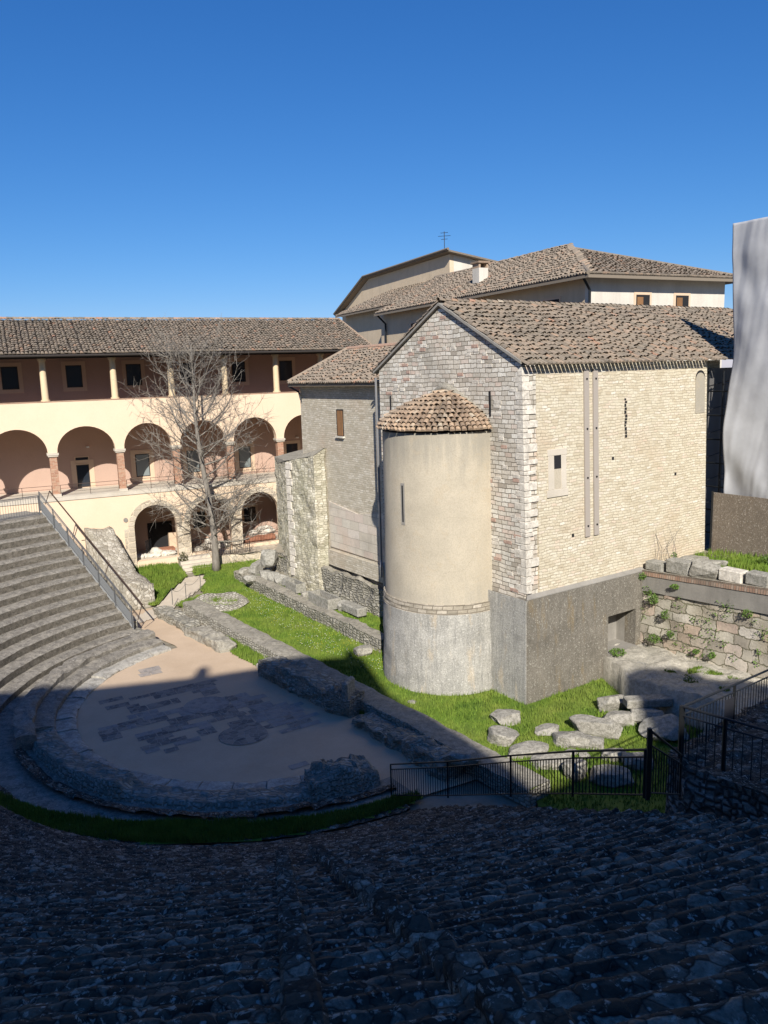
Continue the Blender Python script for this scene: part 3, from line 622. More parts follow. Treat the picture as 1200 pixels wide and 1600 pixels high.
gx, gy = np.meshgrid(np.linspace(-22, 4, 60), np.linspace(33, 52, 50), indexing='ij'); gz = np.array([[-.03+(zn(x_, y_)-.12)*1.05 for x_, y_ in zip(r1_, r2_)] for r1_, r2_ in zip(gx, gy)])
struct(MB().grid(np.stack([gx, gy, gz], -1)).build('garden_ground', m_soil, smooth=True))
# stage wall (long low wall)
def long_wall(name, c0, c1, wd, z0, z1, mat_s, mat_t, label, seed, res=.16, top_rough=.03, side_rough=.03, parentless=True, hf=None):
    c0 = np.array(c0, float); c1 = np.array(c1, float); L = np.linalg.norm(c1-c0); d = (c1-c0)/L; n = np.array([-d[1], d[0]]); na = int(L/res)
    base = thing(name, label, 'wall', (float(c0[0]), float(c0[1]), z0))
    s_ = np.linspace(0, L, na); hN = fbm(np.stack([s_*.9, s_*0+seed, s_*0], -1), 4, seed)*.5
    top = z1+hN*top_rough*2+(np.array([hf(x/L) for x in s_]) if hf else 0)
    for side, nm in ((-1, 'near_face'), (1, 'far_face')):
        zz = np.linspace(0, 1, 6); S_, Zf = np.meshgrid(s_, zz, indexing='ij'); Z = z0+(top[:, None]-z0)*Zf
        off = wd/2+fbm(np.stack([S_*3, Z*4, S_*0+side*5+seed], -1), 3, seed)*side_rough; off[:, -1] -= .0
        X = c0[0]+d[0]*S_+n[0]*side*off; Y = c0[1]+d[1]*S_+n[1]*side*off
        uvv = np.stack([S_, Z], -1); MB().grid(np.stack([X, Y, Z], -1), uvv).build('face', mat_s, base, smooth=True)
        if side == -1: e1 = np.stack([X[:, -1], Y[:, -1], Z[:, -1]], -1)
        else: e2 = np.stack([X[:, -1], Y[:, -1], Z[:, -1]], -1)
    fr = np.linspace(0, 1, 7)[:, None, None]; Tt = e1[None]*(1-fr)+e2[None]*fr
    b = fbm(Tt*2.5, 4, seed+3); Tt[1:-1, :, 2] += .02+b[1:-1]*top_rough
    MB().grid(Tt).build('top', mat_t, base, smooth=True)
    for e, c in ((0, c0), (-1, c1)):
        q = [V3(e1[e][0], e1[e][1], z0), V3(e2[e][0], e2[e][1], z0), e2[e], e1[e]]; MB().add(q, [(0, 1, 2, 3)]).build('end_face', mat_s, base)
    return base
long_wall('stage_wall', SW0, SW1, .85, 0., .52, m_reti, m_walltop, 'long low stage wall of small squared stones running between orchestra and lawn', 3)
lawn('grass', [G(342, 1004, .05), G(362, 990, .05), G(432, 1036, .05), G(405, 1042, .05), G(368, 1024, .05)], lambda x, y: .05, 2600, .06, .16, 81, 'small tuft of bright grass between the stage wall and the worn block', .018)
lawn('grass', [G(545, 1100, .05), G(565, 1092, .05), G(625, 1132, .05), G(580, 1134, .05)], lambda x, y: .05, 2200, .06, .16, 82, 'shaded pocket of grass behind the low broken rubble', .018)
# half-round stone footing beyond the stage wall
fo = MB(); c = np.array([-8.55, 38.6]); th = np.linspace(0, 2*PI, 50); ra = np.linspace(0, 1, 6); P = []
for q in ra:
    P.append([V3(c[0]+1.75*q*math.cos(a)*.9+.9*q*math.sin(a)*0, c[1]+1.55*q*math.sin(a), .16+.22*(q > .7)*(q < 1)+.05*math.sin(5*a+3*q)) for a in th])
tag(fo.grid(np.array(P)).build('round_footing', m_reti, smooth=True), 'low round stone footing set in the grass beyond the stage wall', 'ruin')
# rear wall with blocks, upper strip and terrace wall
r0_ = G(372, 893, .72)[:2]; r1_ = G(598, 1000, .72)[:2]
long_wall('rear_wall', r0_+np.array([.0, .2]), r1_+np.array([.15, .25]), .55, 0., .72, m_ruin, m_walltop, 'low rough wall along the far side of the lawn carrying carved blocks', 9, .2, .05, .06)
strip = [r0_+np.array([.1, .2]), r1_+np.array([.2, .2]), np.array([.6, 34.5]), np.array([-3.9, 40.5]), np.array([-7.5, 43.6])]
lawn('grass', strip, lambda x, y: .6, 9000, .04, .1, 31, 'narrow grassy shelf behind the low rear wall', .02)
t0_, t1_ = np.array([-5.6, 42.2]), np.array([.6, 33.6])
long_wall('terrace_wall', t0_, t1_, .9, .4, 1.95, m_ruin, m_walltop, 'rough rubble terrace wall below the stone wing', 12, .18, .12, .14)
terr = [(-6.3, 42.4, 1.8), (.3, 33.6, 1.8), (1.2, 34.2, 2.6), (-3., 39.4, 2.85), (-5.5, 43., 2.6)]
struct(MB().add(terr, [(0, 1, 2, 3, 4)]).build('terrace_ground', m_soil))
lawn('grass', [V3(*p) for p in terr], lambda x, y: 2.0+.35*((np.array([x, y])-t0_)@np.array([.81, .584])-.3), 5000, .04, .1, 37, 'sparse grass on the terrace at the foot of the stone wing', .02, None, False)
# ruined front wall (pulpitum) as separate lumps
def lump(name, px_pts, z0, z1, depth, label, cat, mat, seed, rough=.12, res=.09, nd=12):
    """irregular masonry mass standing along a ground line given by two ground points"""
    a, b = [np.array(p, float)[:2] for p in px_pts]; L = np.linalg.norm(b-a); d = (b-a)/L; n = np.array([-d[1], d[0]])
    if n@(CAM[:2]-a) > 0: n = -n      # depth goes away from camera
    nx = max(8, int(L/res)); ny = max(5, int(depth/res)); nz_ = max(4, int((z1-z0)/res)); bmx = bmesh.new(); vd = {}
    def vert(i, j, k):
        if (i, j, k) not in vd: vd[(i, j, k)] = bmx.verts.new((i, j, k))
        return vd[(i, j, k)]
    for i in range(nx):
        for j in range(ny): bmx.faces.new([vert(i, j, nz_), vert(i+1, j, nz_), vert(i+1, j+1, nz_), vert(i, j+1, nz_)])
        for k in range(nz_):
            for jj in (0, ny): bmx.faces.new([vert(i, jj, k), vert(i+1, jj, k), vert(i+1, jj, k+1), vert(i, jj, k+1)])
    for j in range(ny):
        for k in range(nz_):
            for ii in (0, nx): bmx.faces.new([vert(ii, j, k), vert(ii, j+1, k), vert(ii, j+1, k+1), vert(ii, j, k+1)])
    q3 = np.array([v.co for v in bmx.verts]); S_ = q3[:, 0]/nx*L; D = q3[:, 1]/ny*depth; zf_ = q3[:, 2]/nz_
    prf = np.interp(S_/L, np.linspace(0, 1, 9), np.random.default_rng(seed).uniform(.72, 1.05, 9)); ends = np.clip(np.minimum(S_, L-S_)/.3, 0, 1); prf = prf*(.75+.25*ends)
    P = np.stack([a[0]+d[0]*S_+n[0]*D, a[1]+d[1]*S_+n[1]*D, z0-.05+(z1-z0)*zf_*prf], -1)
    for c_ in range(3): P[:, c_] += fbm(P*2.2+c_*17.3, 4, seed+c_)*rough*.8
    e, hc = cells(P[:, 0]*2.4+P[:, 1]*.7+seed, P[:, 2]*4.5, seed); P[:, :2] += n[None]*((hc-.5)*.07*(D < depth*.5))[:, None]; P[:, 2] += (hc-.5)*.07*(zf_ > .9)
    for v, q in zip(bmx.verts, P): v.co = q
    bmesh.ops.recalc_face_normals(bmx, faces=bmx.faces); bmx.verts.index_update(); mb = MB(); mb.add([tuple(v.co) for v in bmx.verts], [tuple(v.index for v in f.verts) for f in bmx.faces]); bmx.free(); o = mb.build(name, mat, smooth=True)
    md = o.modifiers.new('sub', 'SUBSURF'); md.levels = 1; md.render_levels = 1; md.subdivision_type = 'SIMPLE'
    tx = bpy.data.textures.new('clouds', 'CLOUDS'); tx.noise_scale = .35; tx.noise_depth = 3; dm = o.modifiers.new('disp', 'DISPLACE'); dm.texture = tx; dm.strength = .06; dm.mid_level = .5; dm.texture_coords = 'GLOBAL'
    return tag(o, label, cat)
lump('ruined_wall_block', (G(240, 962, .0), G(292, 990, .0)), 0, .5, .7, 'squat rubble block at the far left start of the stage front', 'ruin', m_ruin, 41, .08)
lump('ruined_wall_block', (G(290, 992, .0), G(345, 1022, .0)), 0, .48, .75, 'sunlit worn block beside the long stage wall, left of the small grass patch', 'ruin', m_walltop, 42, .1)
lump('ruined_wall_block', (G(404, 1056, .0), G(505, 1108, 0)), 0, .95, .85, 'large shaded length of ruined stage front, longest of the row', 'ruin', m_ruin, 43, .12)
lump('ruined_wall_block', (G(505, 1112, .0), G(547, 1125, 0)), 0, 1.1, .75, 'upright ruined pier with a leaning slab at the stage front', 'ruin', m_ruin, 44, .1)
lump('ruined_wall_block', (G(548, 1132, .0), G(604, 1166, 0)), 0, .4, .8, 'low broken rubble of the stage front right of the upright pier', 'ruin', m_ruin, 45, .14)
lump('ruined_wall_block', (G(606, 1166, .0), G(690, 1222, 0)), 0, .65, .75, 'shaded ruined wall length next to the left end of the fence', 'ruin', m_ruin, 46, .14)
# ruined pier wall (analemma) near the loggia
m_pier = rubble('pale mortared rubble core', 5., 5.5, [(0, (.28, .245, .19)), (.4, (.38, .345, .28)), (1, (.6, .56, .48))], (.36, .325, .26), .05, .4, (.26, .24, .18), .05, .15)
pm = MB(); a = G(200, 956, 0)[:2]; n = unit(G(243, 947, 0)[:2]-a); d = np.array([-n[1], n[0]]); L = 6.0
S_, D = np.meshgrid(np.linspace(0, L, 60), np.linspace(0, 1.45, 14), indexing='ij'); p3 = np.stack([a[0]+d[0]*S_+n[0]*D, a[1]+d[1]*S_+n[1]*D, 0*S_], -1)
prof = 1.35+.35*(S_/L)+1.75*np.clip((S_-1.6)/3.8, 0, 1)**1.5; nz = fbm(p3*1.5, 4, 55)
Z = prof+nz*.1-.15*np.clip(D-.4, 0, 2); ed = (np.minimum(np.minimum(S_, L-S_), np.minimum(D, 1.45-D)) > 1e-6); Z = np.where(ed, Z, -.05); P = p3.copy(); P[..., 2] = Z
P[:, 1, :2] = P[:, 0, :2]*.85+P[:, 1, :2]*.15; P[1, :, :2] = P[0, :, :2]*.8+P[1, :, :2]*.2; P[-2, :, :2] = P[-1, :, :2]*.8+P[-2, :, :2]*.2; P[:, -2, :2] = P[:, -1, :2]*.8+P[:, -2, :2]*.2
tag(pm.grid(P).build('ruined_side_wall', m_pier, smooth=True), 'tall sloping ruined wall fragment between the seating and the loggia lawn', 'ruin')

# ---------------- CHURCH
EZ, RZ, TW, SL = 11.52, 13.72, 8.45, 9.9     # eave, ridge, gable width, side length
W_plain = W
def W(s, t, z):      # the old wall leans inward: its outer side face is battered
    if z > 3.9: t = t+.031*(z-3.9)*min(1., max(0., 1-t/TW))
    return W_plain(s, t, z)
church = thing('church', 'small stone church with plastered round apse and tiled gable roof', 'church', tuple(K))
# gable wall
gw = MB(); gw.prism([W(0, 0, 0), W(0, TW, 0), W(0, TW, EZ), W(0, TW/2, RZ-.02), W(0, 0, EZ)], sd*.6); gw.build('gable_wall', m_gable, church)
sw = MB()
sw.fbox(W, .6, SL, 0, .6, 3.6, EZ); sw.build('side_wall', m_side, church)
bw = MB(); bw.fbox(W, .6, SL+2.5, TW-.6, TW-.002, 0, EZ); bw.fbox(W, SL-.3, SL, .6, TW-.6, 0, EZ); bw.fbox(W, SL, SL+2.5, 1.1, 1.5, 3.6, EZ); bw.build('rear_wall', m_side, church)
# quoins
qb = MB(); zq = 3.95; qi = 0; rq = random.Random(4)
while zq < EZ-.25:
    h = rq.choice([.17, .2, .24, .28, .14]) if zq > 5.2 else rq.choice([.3, .4, .5]); a = rq.uniform(.3, .65) if qi % 2 else rq.uniform(.2, .35); b = rq.uniform(.2, .35) if qi % 2 else rq.uniform(.3, .6)
    p = rq.uniform(.008, .022); qb.fbox(W, -p, a, -p, b, zq+.008, zq+h-.008); zq += h; qi += 1
qb.build('quoin', m_quoin, church, bevel=.012)
# scattered squared blocks (pinkish, pale) standing slightly proud of the gable wall
gb = MB(); gb2 = MB()
for i in range(230):
    t = rq.uniform(.35, TW-.3); zz = 3.9+rq.random()*9.6
    top = EZ+(RZ-EZ)*(1-abs(t-TW/2)/(TW/2))
    if zz > top-.4: continue
    row = round(zz/.135)*.135; ww = rq.uniform(.2, .42)
    (gb if rq.random() < .33 else gb2).fbox(W, -rq.uniform(.008, .02), .05, t-ww/2, t+ww/2, row+.008, row+.127)
m_pink = weathered('pink limestone', (.42, .28, .22), (.5, .36, .28), (.3, .2, .16), (.52, .44, .38), 1.5, .01, .3)
merge([o for o in church.children if o.name == 'gable_wall']+[gb.build('pink_block', m_pink, church, bevel=.008), gb2.build('pale_block', m_quoin, church, bevel=.008)])
# plinth
pl = MB(); pl.prism([W(-.16, -.14, -.05), W(3.95, -.14, -.05), W(3.95, -.14, 2.42), W(5.5, -.14, 2.42), W(5.5, -.14, .9), W(5.95, -.14, .9), W(5.95, -.14, 3.8), W(-.16, -.14, 3.8)], gd*.5)
pl.build('plinth', m_plside, church)
pr = MB(); pr.fbox(W, 3.7, 6., .75, 1.05, .5, 3.5); pr.fbox(W, 5.5, 5.95, .36, .75, .5, 3.5); pr.fbox(W, 3.6, 3.95, .36, .75, -.05, 3.5); pr.fbox(W, 3.95, 5.5, -.3, .75, .3, 1.0); pr.build('plinth_recess', m_conc, church)
ps = MB(); ps.prism([W(-.17, -.15, 3.8), W(5.95, -.15, 3.8), W(5.95, .0, 3.9), W(-.0, .0, 3.9)], V3(0, 0, .03)); ps.build('plinth_cap', m_conc, church)
pf_ = MB(); pf_.prism([W(-.161, -.141, -.05), W(-.161, 1.9, -.05), W(-.161, 1.9, 3.79), W(-.161, -.141, 3.79)], sd*-.03); pf_.build('plinth_front', m_plfront, church)
pg = MB(); pg.prism([W(-.12, TW+.02, -.05), W(-.12, 6.6, -.05), W(-.12, 6.6, 3.5), W(-.12, TW+.02, 3.5)], sd*.12); pg.build('plinth_front', m_plfront, church)
# apse
AC = (-.16, 4.05); AR = 2.3
def arcp(r, a, z): # a: 0..180 across the front
    th = math.radians(a); return W_plain(AC[0]-r*math.sin(th), AC[1]+r*math.cos(th), z)
def drum(r0, r1, z0, z1, mat, nm, n=48, nz=14, wav=.0):
    P = []; U = []; aa = np.concatenate([[0], np.linspace(0, 180, n), [180]])
    for j in range(nz+1):
        f = j/nz; r = r0+(r1-r0)*f; row = []; ur = []
        for i, a in enumerate(aa):
            if i == 0: p = W(.0, AC[1]+r, 0)
            elif i == len(aa)-1: p = W(.0, AC[1]-r, 0)
            else:
                rr = r+wav*float(vnoise(np.array([a*.08, f*6., 1.]))); p = arcp(rr, a, 0)
            p = p.copy(); p[2] = z0+(z1-z0)*f; row.append(p); ur.append((r*math.radians(a), p[2]))
        P.append(row); U.append(ur)
    mb = MB(); mb.grid(np.array(P), np.array(U))
    for rr_, zz, fl in ((r1, z1, 1), (r0, z0, 0)):
        row = P[-1] if fl else P[0]; mb.add(row, [tuple(range(len(row)))])
    return mb.build(nm, mat, church, smooth=False)
drum(AR+.2, AR+.13, -.05, 3.05, m_plfront, 'apse_plinth', wav=.03)
drum(AR+.13, AR+.1, 3.05, 3.38, m_band, 'apse_stone_band', nz=3, wav=.03)
o = drum(AR+.03, AR-.03, 3.38, 9.35, m_apse, 'apse_wall', wav=.012, n=64, nz=30)
for p in o.data.polygons: p.use_smooth = len(p.vertices) == 4
# apse slit
sb = MB(); a = 101
for da, z0, z1 in ((0, 6.15, 7.62),):
    p = [arcp(AR-.02, a-2.1, z0), arcp(AR-.02, a+2.1, z0), arcp(AR-.02, a+2.1, z1), arcp(AR-.02, a-2.1, z1)]; sb.prism(p, (arcp(AR+.045, a, 0)-arcp(AR, a, 0))); sb.build('apse_slit', m_conc, church)
    sb = MB(); p = [arcp(AR+.028, a-.8, z0+.1), arcp(AR+.028, a+.8, z0+.1), arcp(AR+.028, a+.8, z1-.08), arcp(AR+.028, a-.8, z1-.08)]; sb.prism(p, (arcp(AR+.01, a, 0)-arcp(AR, a, 0))*.3); sb.build('apse_slit', m_dark, church)
# apse half-cone roof
apex = W(.0, AC[1]+.2, 10.7); er = AR+.13; ez = 9.38; cone = MB()
aa = np.linspace(-4, 184, 40); rim = [arcp(er-.17, a, ez+.09) for a in aa]; 
prow = []
for f in np.linspace(0, .98, 9):
    row_ = []
    for a in aa: q_ = W(0, AC[1], 0)*f**1.7+arcp(er-.17, a, 0)*(1-f**1.7); q_[2] = ez+.06+1.36*f; row_.append(q_)
    prow.append(row_)
cone.grid(np.array(prow)); cone.add([W(0, AC[1], ez+.06)]+rim, [(0, i+2, i+1) for i in range(len(rim)-1)]); cone.build('apse_roof_bed', m_under, church)
ct = MB(); rr_ = np.random.default_rng(5); nrow = 10; slope_len = np.linalg.norm(apex-arcp(er, 90, ez))
for j in range(nrow):
    f0 = j/nrow; f1 = (j+1.25)/nrow; rad_here = er*(1-f0**1.7); cnt = max(3, int(PI*rad_here/.19))
    for i in range(cnt):
        a = -2+184*(i+.5)/cnt+rr_.normal(0, .4); V = []
        for f, rr, hh in ((max(0., f0-.02), .093, .055+abs(rr_.normal(0, .02))), (min(f1, .97), .078, 0.)):
            c0 = W(0, AC[1], 0)*min(1, f**1.7)+arcp(er, a, 0)*(1-min(1, f**1.7)); c0[2] = ez+1.36*f; tang = unit(arcp(er, a-1, 0)-arcp(er, a+1, 0)); up = unit(apex-arcp(er, a, ez)); N = np.cross(tang, up); N = N if N[2] > 0 else -N
            for q in range(6):
                an = PI*q/5; V.append(c0+tang*rr*math.cos(an)+N*(hh+rr*.9*math.sin(an)))
        ct.add(V, [(q, q+1, 7+q, 6+q) for q in range(5)]+([tuple(range(6))] if j == 0 else []), None, float(rr_.random()))
ct.build('apse_roof', m_tile2, church, smooth='raw')
# mortar flashing over the apse roof
fl = MB(); fl.tube([W(-.03, AC[1]+er*(1-f**1.7)*sg, ez+.1+1.38*f) for f, sg in ((.15, -1), (.4, -1), (.6, -1), (.8, -1), (.93, -1), (1., 1), (.93, 1), (.8, 1), (.6, 1))], [.05, .07, .08, .11, .14, .16, .14, .1, .06], 8); fl.build('mortar_flashing', m_walltop, church, smooth=True)
# roof
NORM = lambda a, b: unit(b-a)
OH = .28; VO = .12; SR = 18.2
slen = math.hypot(TW/2+OH, (RZ-EZ)*(TW/2+OH)/(TW/2)); upR = NORM(W(0, -OH, EZ-(RZ-EZ)*OH/(TW/2)), W(0, TW/2, RZ)); upL = NORM(W(0, TW+OH, EZ-(RZ-EZ)*OH/(TW/2)), W(0, TW/2, RZ))
ezo = EZ-(RZ-EZ)*OH/(TW/2)
slR = np.linalg.norm(W(0, TW/2, RZ)-W(0, -OH, ezo)); slL = np.linalg.norm(W(0, TW/2, RZ)-W(0, TW+OH, ezo))
rb = MB(); slab(rb, [W(-VO, -.06, EZ+.13), W(SR, -.06, EZ+.13), W(SR, TW/2, RZ+.1), W(-VO, TW/2, RZ+.1)], .09); slab(rb, [W(-VO, TW+OH, ezo+.1), W(SR, TW+OH, ezo+.1), W(SR, TW/2, RZ+.1), W(-VO, TW/2, RZ+.1)], .09)
rb.build('roof_bed', m_conc, church)
rt = MB(); tile_roof(rt, W(-VO, -OH-.05, ezo+.11), sd, upR, SR+VO, slR-.25, seed=3, jit=1.25); tile_roof(rt, W(-VO, TW+OH+.05, ezo+.11), sd, upL, SR+VO, slL-.3, seed=4)
for i in range(64): # ridge tiles
    c = W(-VO+i*.28, TW/2, RZ+.16+rng.normal(0, .008)); V = []
    for ss, rr in ((0, .12), (.33, .1)):
        for q in range(6): an = PI*q/5; V.append(c+sd*ss+gd*rr*math.cos(an)+V3(0, 0, rr*.9*math.sin(an)+(0.02 if ss == 0 else 0)))
    rt.add(V, [(q, q+1, 7+q, 6+q) for q in range(5)])
rt.build('roof', m_tile, church, smooth='raw')
# side wall features
ph = MB()
for s_, z_ in ((4.3, 8.1), (7.9, 7.2), (2.2, 5.6)): ph.fbox(W, s_, s_+.1, -.012, .01, z_, z_+.11)
ph.build('putlog_hole', m_dark, church)
for s0 in (2.84, 3.3):
    MB().fbox(W, s0, s0+.24, -.055, .0, 5.52, EZ-.2).build('metal_strip', m_steel, church)
    bo = MB()
    for zz in (5.9, 7.6, 9.3, 11.): bo.tube([W(s0+.12, -.055, zz), W(s0+.12, -.085, zz)], .035, 6)
    bo.build('strip_bolt', m_iron, church)
wn_ = MB(); wn_.fbox(W, 1.08, 1.36, -.03, .02, 7.35, 8.5); wn_.fbox(W, 1.7, 1.95, -.03, .02, 7.35, 8.5); wn_.fbox(W, 1.05, 1.98, -.034, .02, 8.5, 8.72); wn_.fbox(W, 1.0, 2.02, -.04, .02, 7.1, 7.35); win = wn_.build('window_surround', m_capital, church, bevel=.01)
MB().fbox(W, 1.36, 1.7, -.012, .01, 7.35, 8.05).build('window_blocking', m_apse, church); MB().fbox(W, 1.36, 1.7, -.02, .01, 8.05, 8.5).build('window_opening', m_dark, church)
sb = MB(); zz = 8.85
while zz < 10.2:
    h = rq.uniform(.09, .15); o_ = rq.uniform(-.04, .04); sb.fbox(W, 5.0+o_*.6, 5.1+o_*.6+rq.uniform(-.02, .02), -.012, .01, zz, zz+h-.025); zz += h
sb.build('slit_window', m_dark, church)
nm_ = MB(); pts = [W(9.15, -.02, 9.5), W(9.75, -.02, 9.5)]+[W(9.45+.3*math.cos(a), -.02, 10.85+.3*math.sin(a)) for a in np.linspace(0, PI, 12)]; nm_.prism(pts, gd*.03); nm_.build('blind_niche', m_apse, church)
nm_ = MB(); o2 = [W(9.45+.3*math.cos(a), -.024, 10.85+.3*math.sin(a)) for a in np.linspace(0, PI, 12)]+[W(9.45+.3*math.cos(a), -.024, 10.78+.28*math.sin(a)) for a in np.linspace(PI, 0, 12)]; nm_.prism(o2, gd*.01); nm_.build('niche_painted_shadow', m_dark, church)  # dark crescent painted as the shadow under the niche arch
for t, z0, z1 in ((1.6, 9.85, 10.7), (7.66, 9.95, 10.5)):
    MB().fbox(W, -.03, .02, t-.035, t+.035, z0, z1).build('slit_window', m_dark, church)
dp = MB(); dp.tube([W(-.1, TW+.12, EZ-.3), W(-.1, TW+.12, 3.6), W(-.22, TW+.0, 3.35), W(-.22, TW-.02, 2.9)], .05, 8); dp.build('downpipe', simple('pipe grey', (.3, .3, .3), .4, .5), church)

W = W_plain
# ---------------- STONE WING (left of church)
wing = thing('stone_wing', 'low rubble stone wing with a hipped tile roof and one small shuttered window', 'building', tuple(W(1, 10, 0)))
w0 = W(1., TW-.2, 0); wl = W(1., 17.15, 0)
fb = [w0, wl, wl+sd*6., w0+sd*6.]
wm = MB(); wm.prism([p+V3(0, 0, 2.2) for p in fb], V3(0, 0, 8.75)); wm.build('wall', m_wing, wing)
wb = MB(); wb.prism([W(.93, TW+.1, 3.05), W(.93, 14.6, 3.05), W(.93, 14.6, 5.3), W(.93, 12., 5.0), W(.93, TW+.1, 5.5)], sd*.1); wb.build('ashlar_base', ashlar('large pink white blocks', .75, .42, [(0, (.56, .5, .41)), (.5, (.64, .59, .5)), (.85, (.62, .5, .42)), (1, (.72, .68, .6))], (.34, .3, .24), .008, .05, .25), wing)
wf = MB(); wf.fbox(W, .72, 1., TW+.1, 14.5, 2.2, 2.95); wf.build('footing', m_wing, wing)
eO = W(.55, 17.55, 11.0); eR = W(.55, TW+.05, 11.0); rdgL = W(4.1, 17.45, 12.62); rdgR = W(4.1, TW+.05, 12.62)
rbm = MB(); slab(rbm, [eR, eO, rdgL, rdgR], .12); slab(rbm, [rdgL, rdgR, W(8., TW+.05, 11.), W(8., 17.5, 11.)], .12); rbm.build('roof_bed', m_under, wing)
upv = unit(W(4.1, 0, 12.62)-W(.55, 0, 11.)); la = 17.55-(TW+.05); LU = math.hypot(3.55, 1.62)
wt = MB(); tile_roof(wt, eR+V3(0, 0, .02)-upv*.06, gd, upv, la, LU, seed=8); wt.build('roof', m_tile, wing, smooth='raw')
wt = MB(); wt.tube([eO+V3(0, 0, .1), rdgL+V3(0, 0, .1)], .1, 8); wt.tube([rdgL+V3(0, 0, .1), rdgR+V3(0, 0, .1)], .11, 8); wt.build('ridge_tile', m_tile, wing)
MB().tube([eO+V3(0, 0, -.1), W(.85, 17.0, 10.6), W(.9, 16.9, 10.2)], .05, 6).build('downpipe', m_iron, wing)
ww = MB(); ww.fbox(W, .96, 1.02, 13.02, 13.6, 8.55, 9.8); wo = ww.build('window', m_dark, wing)
wd_ = MB(); wd_.fbox(W, .93, .97, 13.04, 13.32, 8.58, 9.74); wd_.fbox(W, .935, .965, 13.33, 13.5, 8.58, 9.74); wd_.build('shutter', m_wood, wing)
MB().fbox(W, .88, 1., 12.95, 13.68, 8.47, 8.55).build('sill', m_quoin, wing)
# buttress
bt = thing('buttress', 'tall rubble buttress block with sloping top at the corner of the stone wing', 'buttress', tuple(W(.5, 16, 0)))
Pb = [W(.9, 14.75, 0), W(0.35, 14.9, 0), W(.1, 17.4, 0), V3(-5.6, 42.0, 0)+0, V3(-6.0, 43.6, 0), W(3.2, 17.2, 0)]
tz = [7.9, 7.55, 7.15, 6.8, 7.0, 8.0]; bz = .3
bm_ = MB(); n = len(Pb); bm_.add([p+V3(0, 0, bz) for p in Pb]+[p+V3(0, 0, t) for p, t in zip(Pb, tz)], [tuple(range(n))[::-1]]+[(i, (i+1) % n, n+(i+1) % n, n+i) for i in range(n)]); bo_ = bm_.build('shaft', m_butt, bt); md = bo_.modifiers.new('sub', 'SUBSURF'); md.subdivision_type = 'SIMPLE'; md.levels = md.render_levels = 6; tx = bpy.data.textures.new('butt', 'CLOUDS'); tx.noise_scale = .7; tx.noise_depth = 3; dm = bo_.modifiers.new('disp', 'DISPLACE'); dm.texture = tx; dm.strength = .3; dm.mid_level = .55; dm.texture_coords = 'GLOBAL'
bm_ = MB(); bm_.add([p*1+V3(0, 0, t+.015) for p, t in zip(Pb, tz)], [(0, 1, 2, 5), (2, 3, 4, 5)]); bm_.build('weathered_top', m_walltop, bt)
qb = MB(); zq = 1.2; i = 0
while zq < 7.0:
    h = rq.uniform(.25, .45); qb.hexa([Pb[2]+V3(-.02, -.03, zq), Pb[2]+gd*-(.55 if i % 2 else .35)+sd*(.05)+V3(-.02, -.03, zq), Pb[2]+gd*-(.55 if i % 2 else .35)+sd*.3+V3(0, 0, zq), Pb[2]+sd*.3+V3(0, 0, zq)]+[q+V3(0, 0, h-.03) for q in [Pb[2]+V3(-.02, -.03, zq), Pb[2]+gd*-(.55 if i % 2 else .35)+sd*.05+V3(-.02, -.03, zq), Pb[2]+gd*-(.55 if i % 2 else .35)+sd*.3+V3(0, 0, zq), Pb[2]+sd*.3+V3(0, 0, zq)]]); zq += h; i += 1
qb.build('quoin', m_quoin, bt, bevel=.015)

# ---------------- LOGGIA BUILDING
log = thing('loggia_building', 'three storey peach building with arcaded loggias and a long tiled roof', 'building', tuple(B0))
S0, S1 = -13.5, 15.4
def arch_wall(s0, s1, z0, z1, ops, d0, d1, mat, nm, n=18):
    """ops: (sa,sb,zbase,zspring,zcrown)"""
    mb = MB(); xs = [(s0, None)]
    segs = []; cur = s0
    for (a, b, zb, zs, zcr) in ops:
        if a > cur: segs.append((cur, a, z0, z0, z1, None))
        th = np.linspace(PI, 0, n+1); sx = (a+b)/2+(b-a)/2*np.cos(th); zz = zs+(zcr-zs)*np.sin(th)
        for i in range(n):
            q = [(sx[i], zz[i]), (sx[i+1], zz[i+1]), (sx[i+1], z1), (sx[i], z1)]
            for d in (d0, d1): mb.add([FP(x, d, z) for x, z in q], [(0, 1, 2, 3)])
            mb.add([FP(sx[i], d0, zz[i]), FP(sx[i+1], d0, zz[i+1]), FP(sx[i+1], d1, zz[i+1]), FP(sx[i], d1, zz[i])], [(0, 1, 2, 3)])
        for x in (a, b): mb.add([FP(x, d0, zb), FP(x, d1, zb), FP(x, d1, zs), FP(x, d0, zs)], [(0, 1, 2, 3)])
        if zb > z0: segs.append((a, b, z0, z0, zb, 1))
        cur = b
    if cur < s1: segs.append((cur, s1, z0, z0, z1, None))
    for (a, b, za, _, zb, t) in segs:
        for d in (d0, d1): mb.add([FP(a, d, za), FP(b, d, za), FP(b, d, zb), FP(a, d, zb)], [(0, 1, 2, 3)])
        if t: mb.add([FP(a, d0, zb), FP(b, d0, zb), FP(b, d1, zb), FP(a, d1, zb)], [(0, 1, 2, 3)])
    mb.add([FP(s0, d0, z1), FP(s1, d0, z1), FP(s1, d1, z1), FP(s0, d1, z1)], [(0, 1, 2, 3)])
    return mb.build(nm, mat, log)
WT = .45
PC = [-10.7, -7.4, -3.93, -.39, 2.76, 5.97, 9.14, 12.3]
gops = [(0.02, 2.45, .96, 2.95, 4.22), (3.22, 5.72, 1.05, 2.95, 4.25), (6.4, 8.8, 1.2, 3.1, 4.4), (9.6, 12., 1.2, 3.1, 4.4)]
arch_wall(S0, S1, -.05, 5.17, gops, 0, WT, m_lplaster, 'ground_arcade_wall')
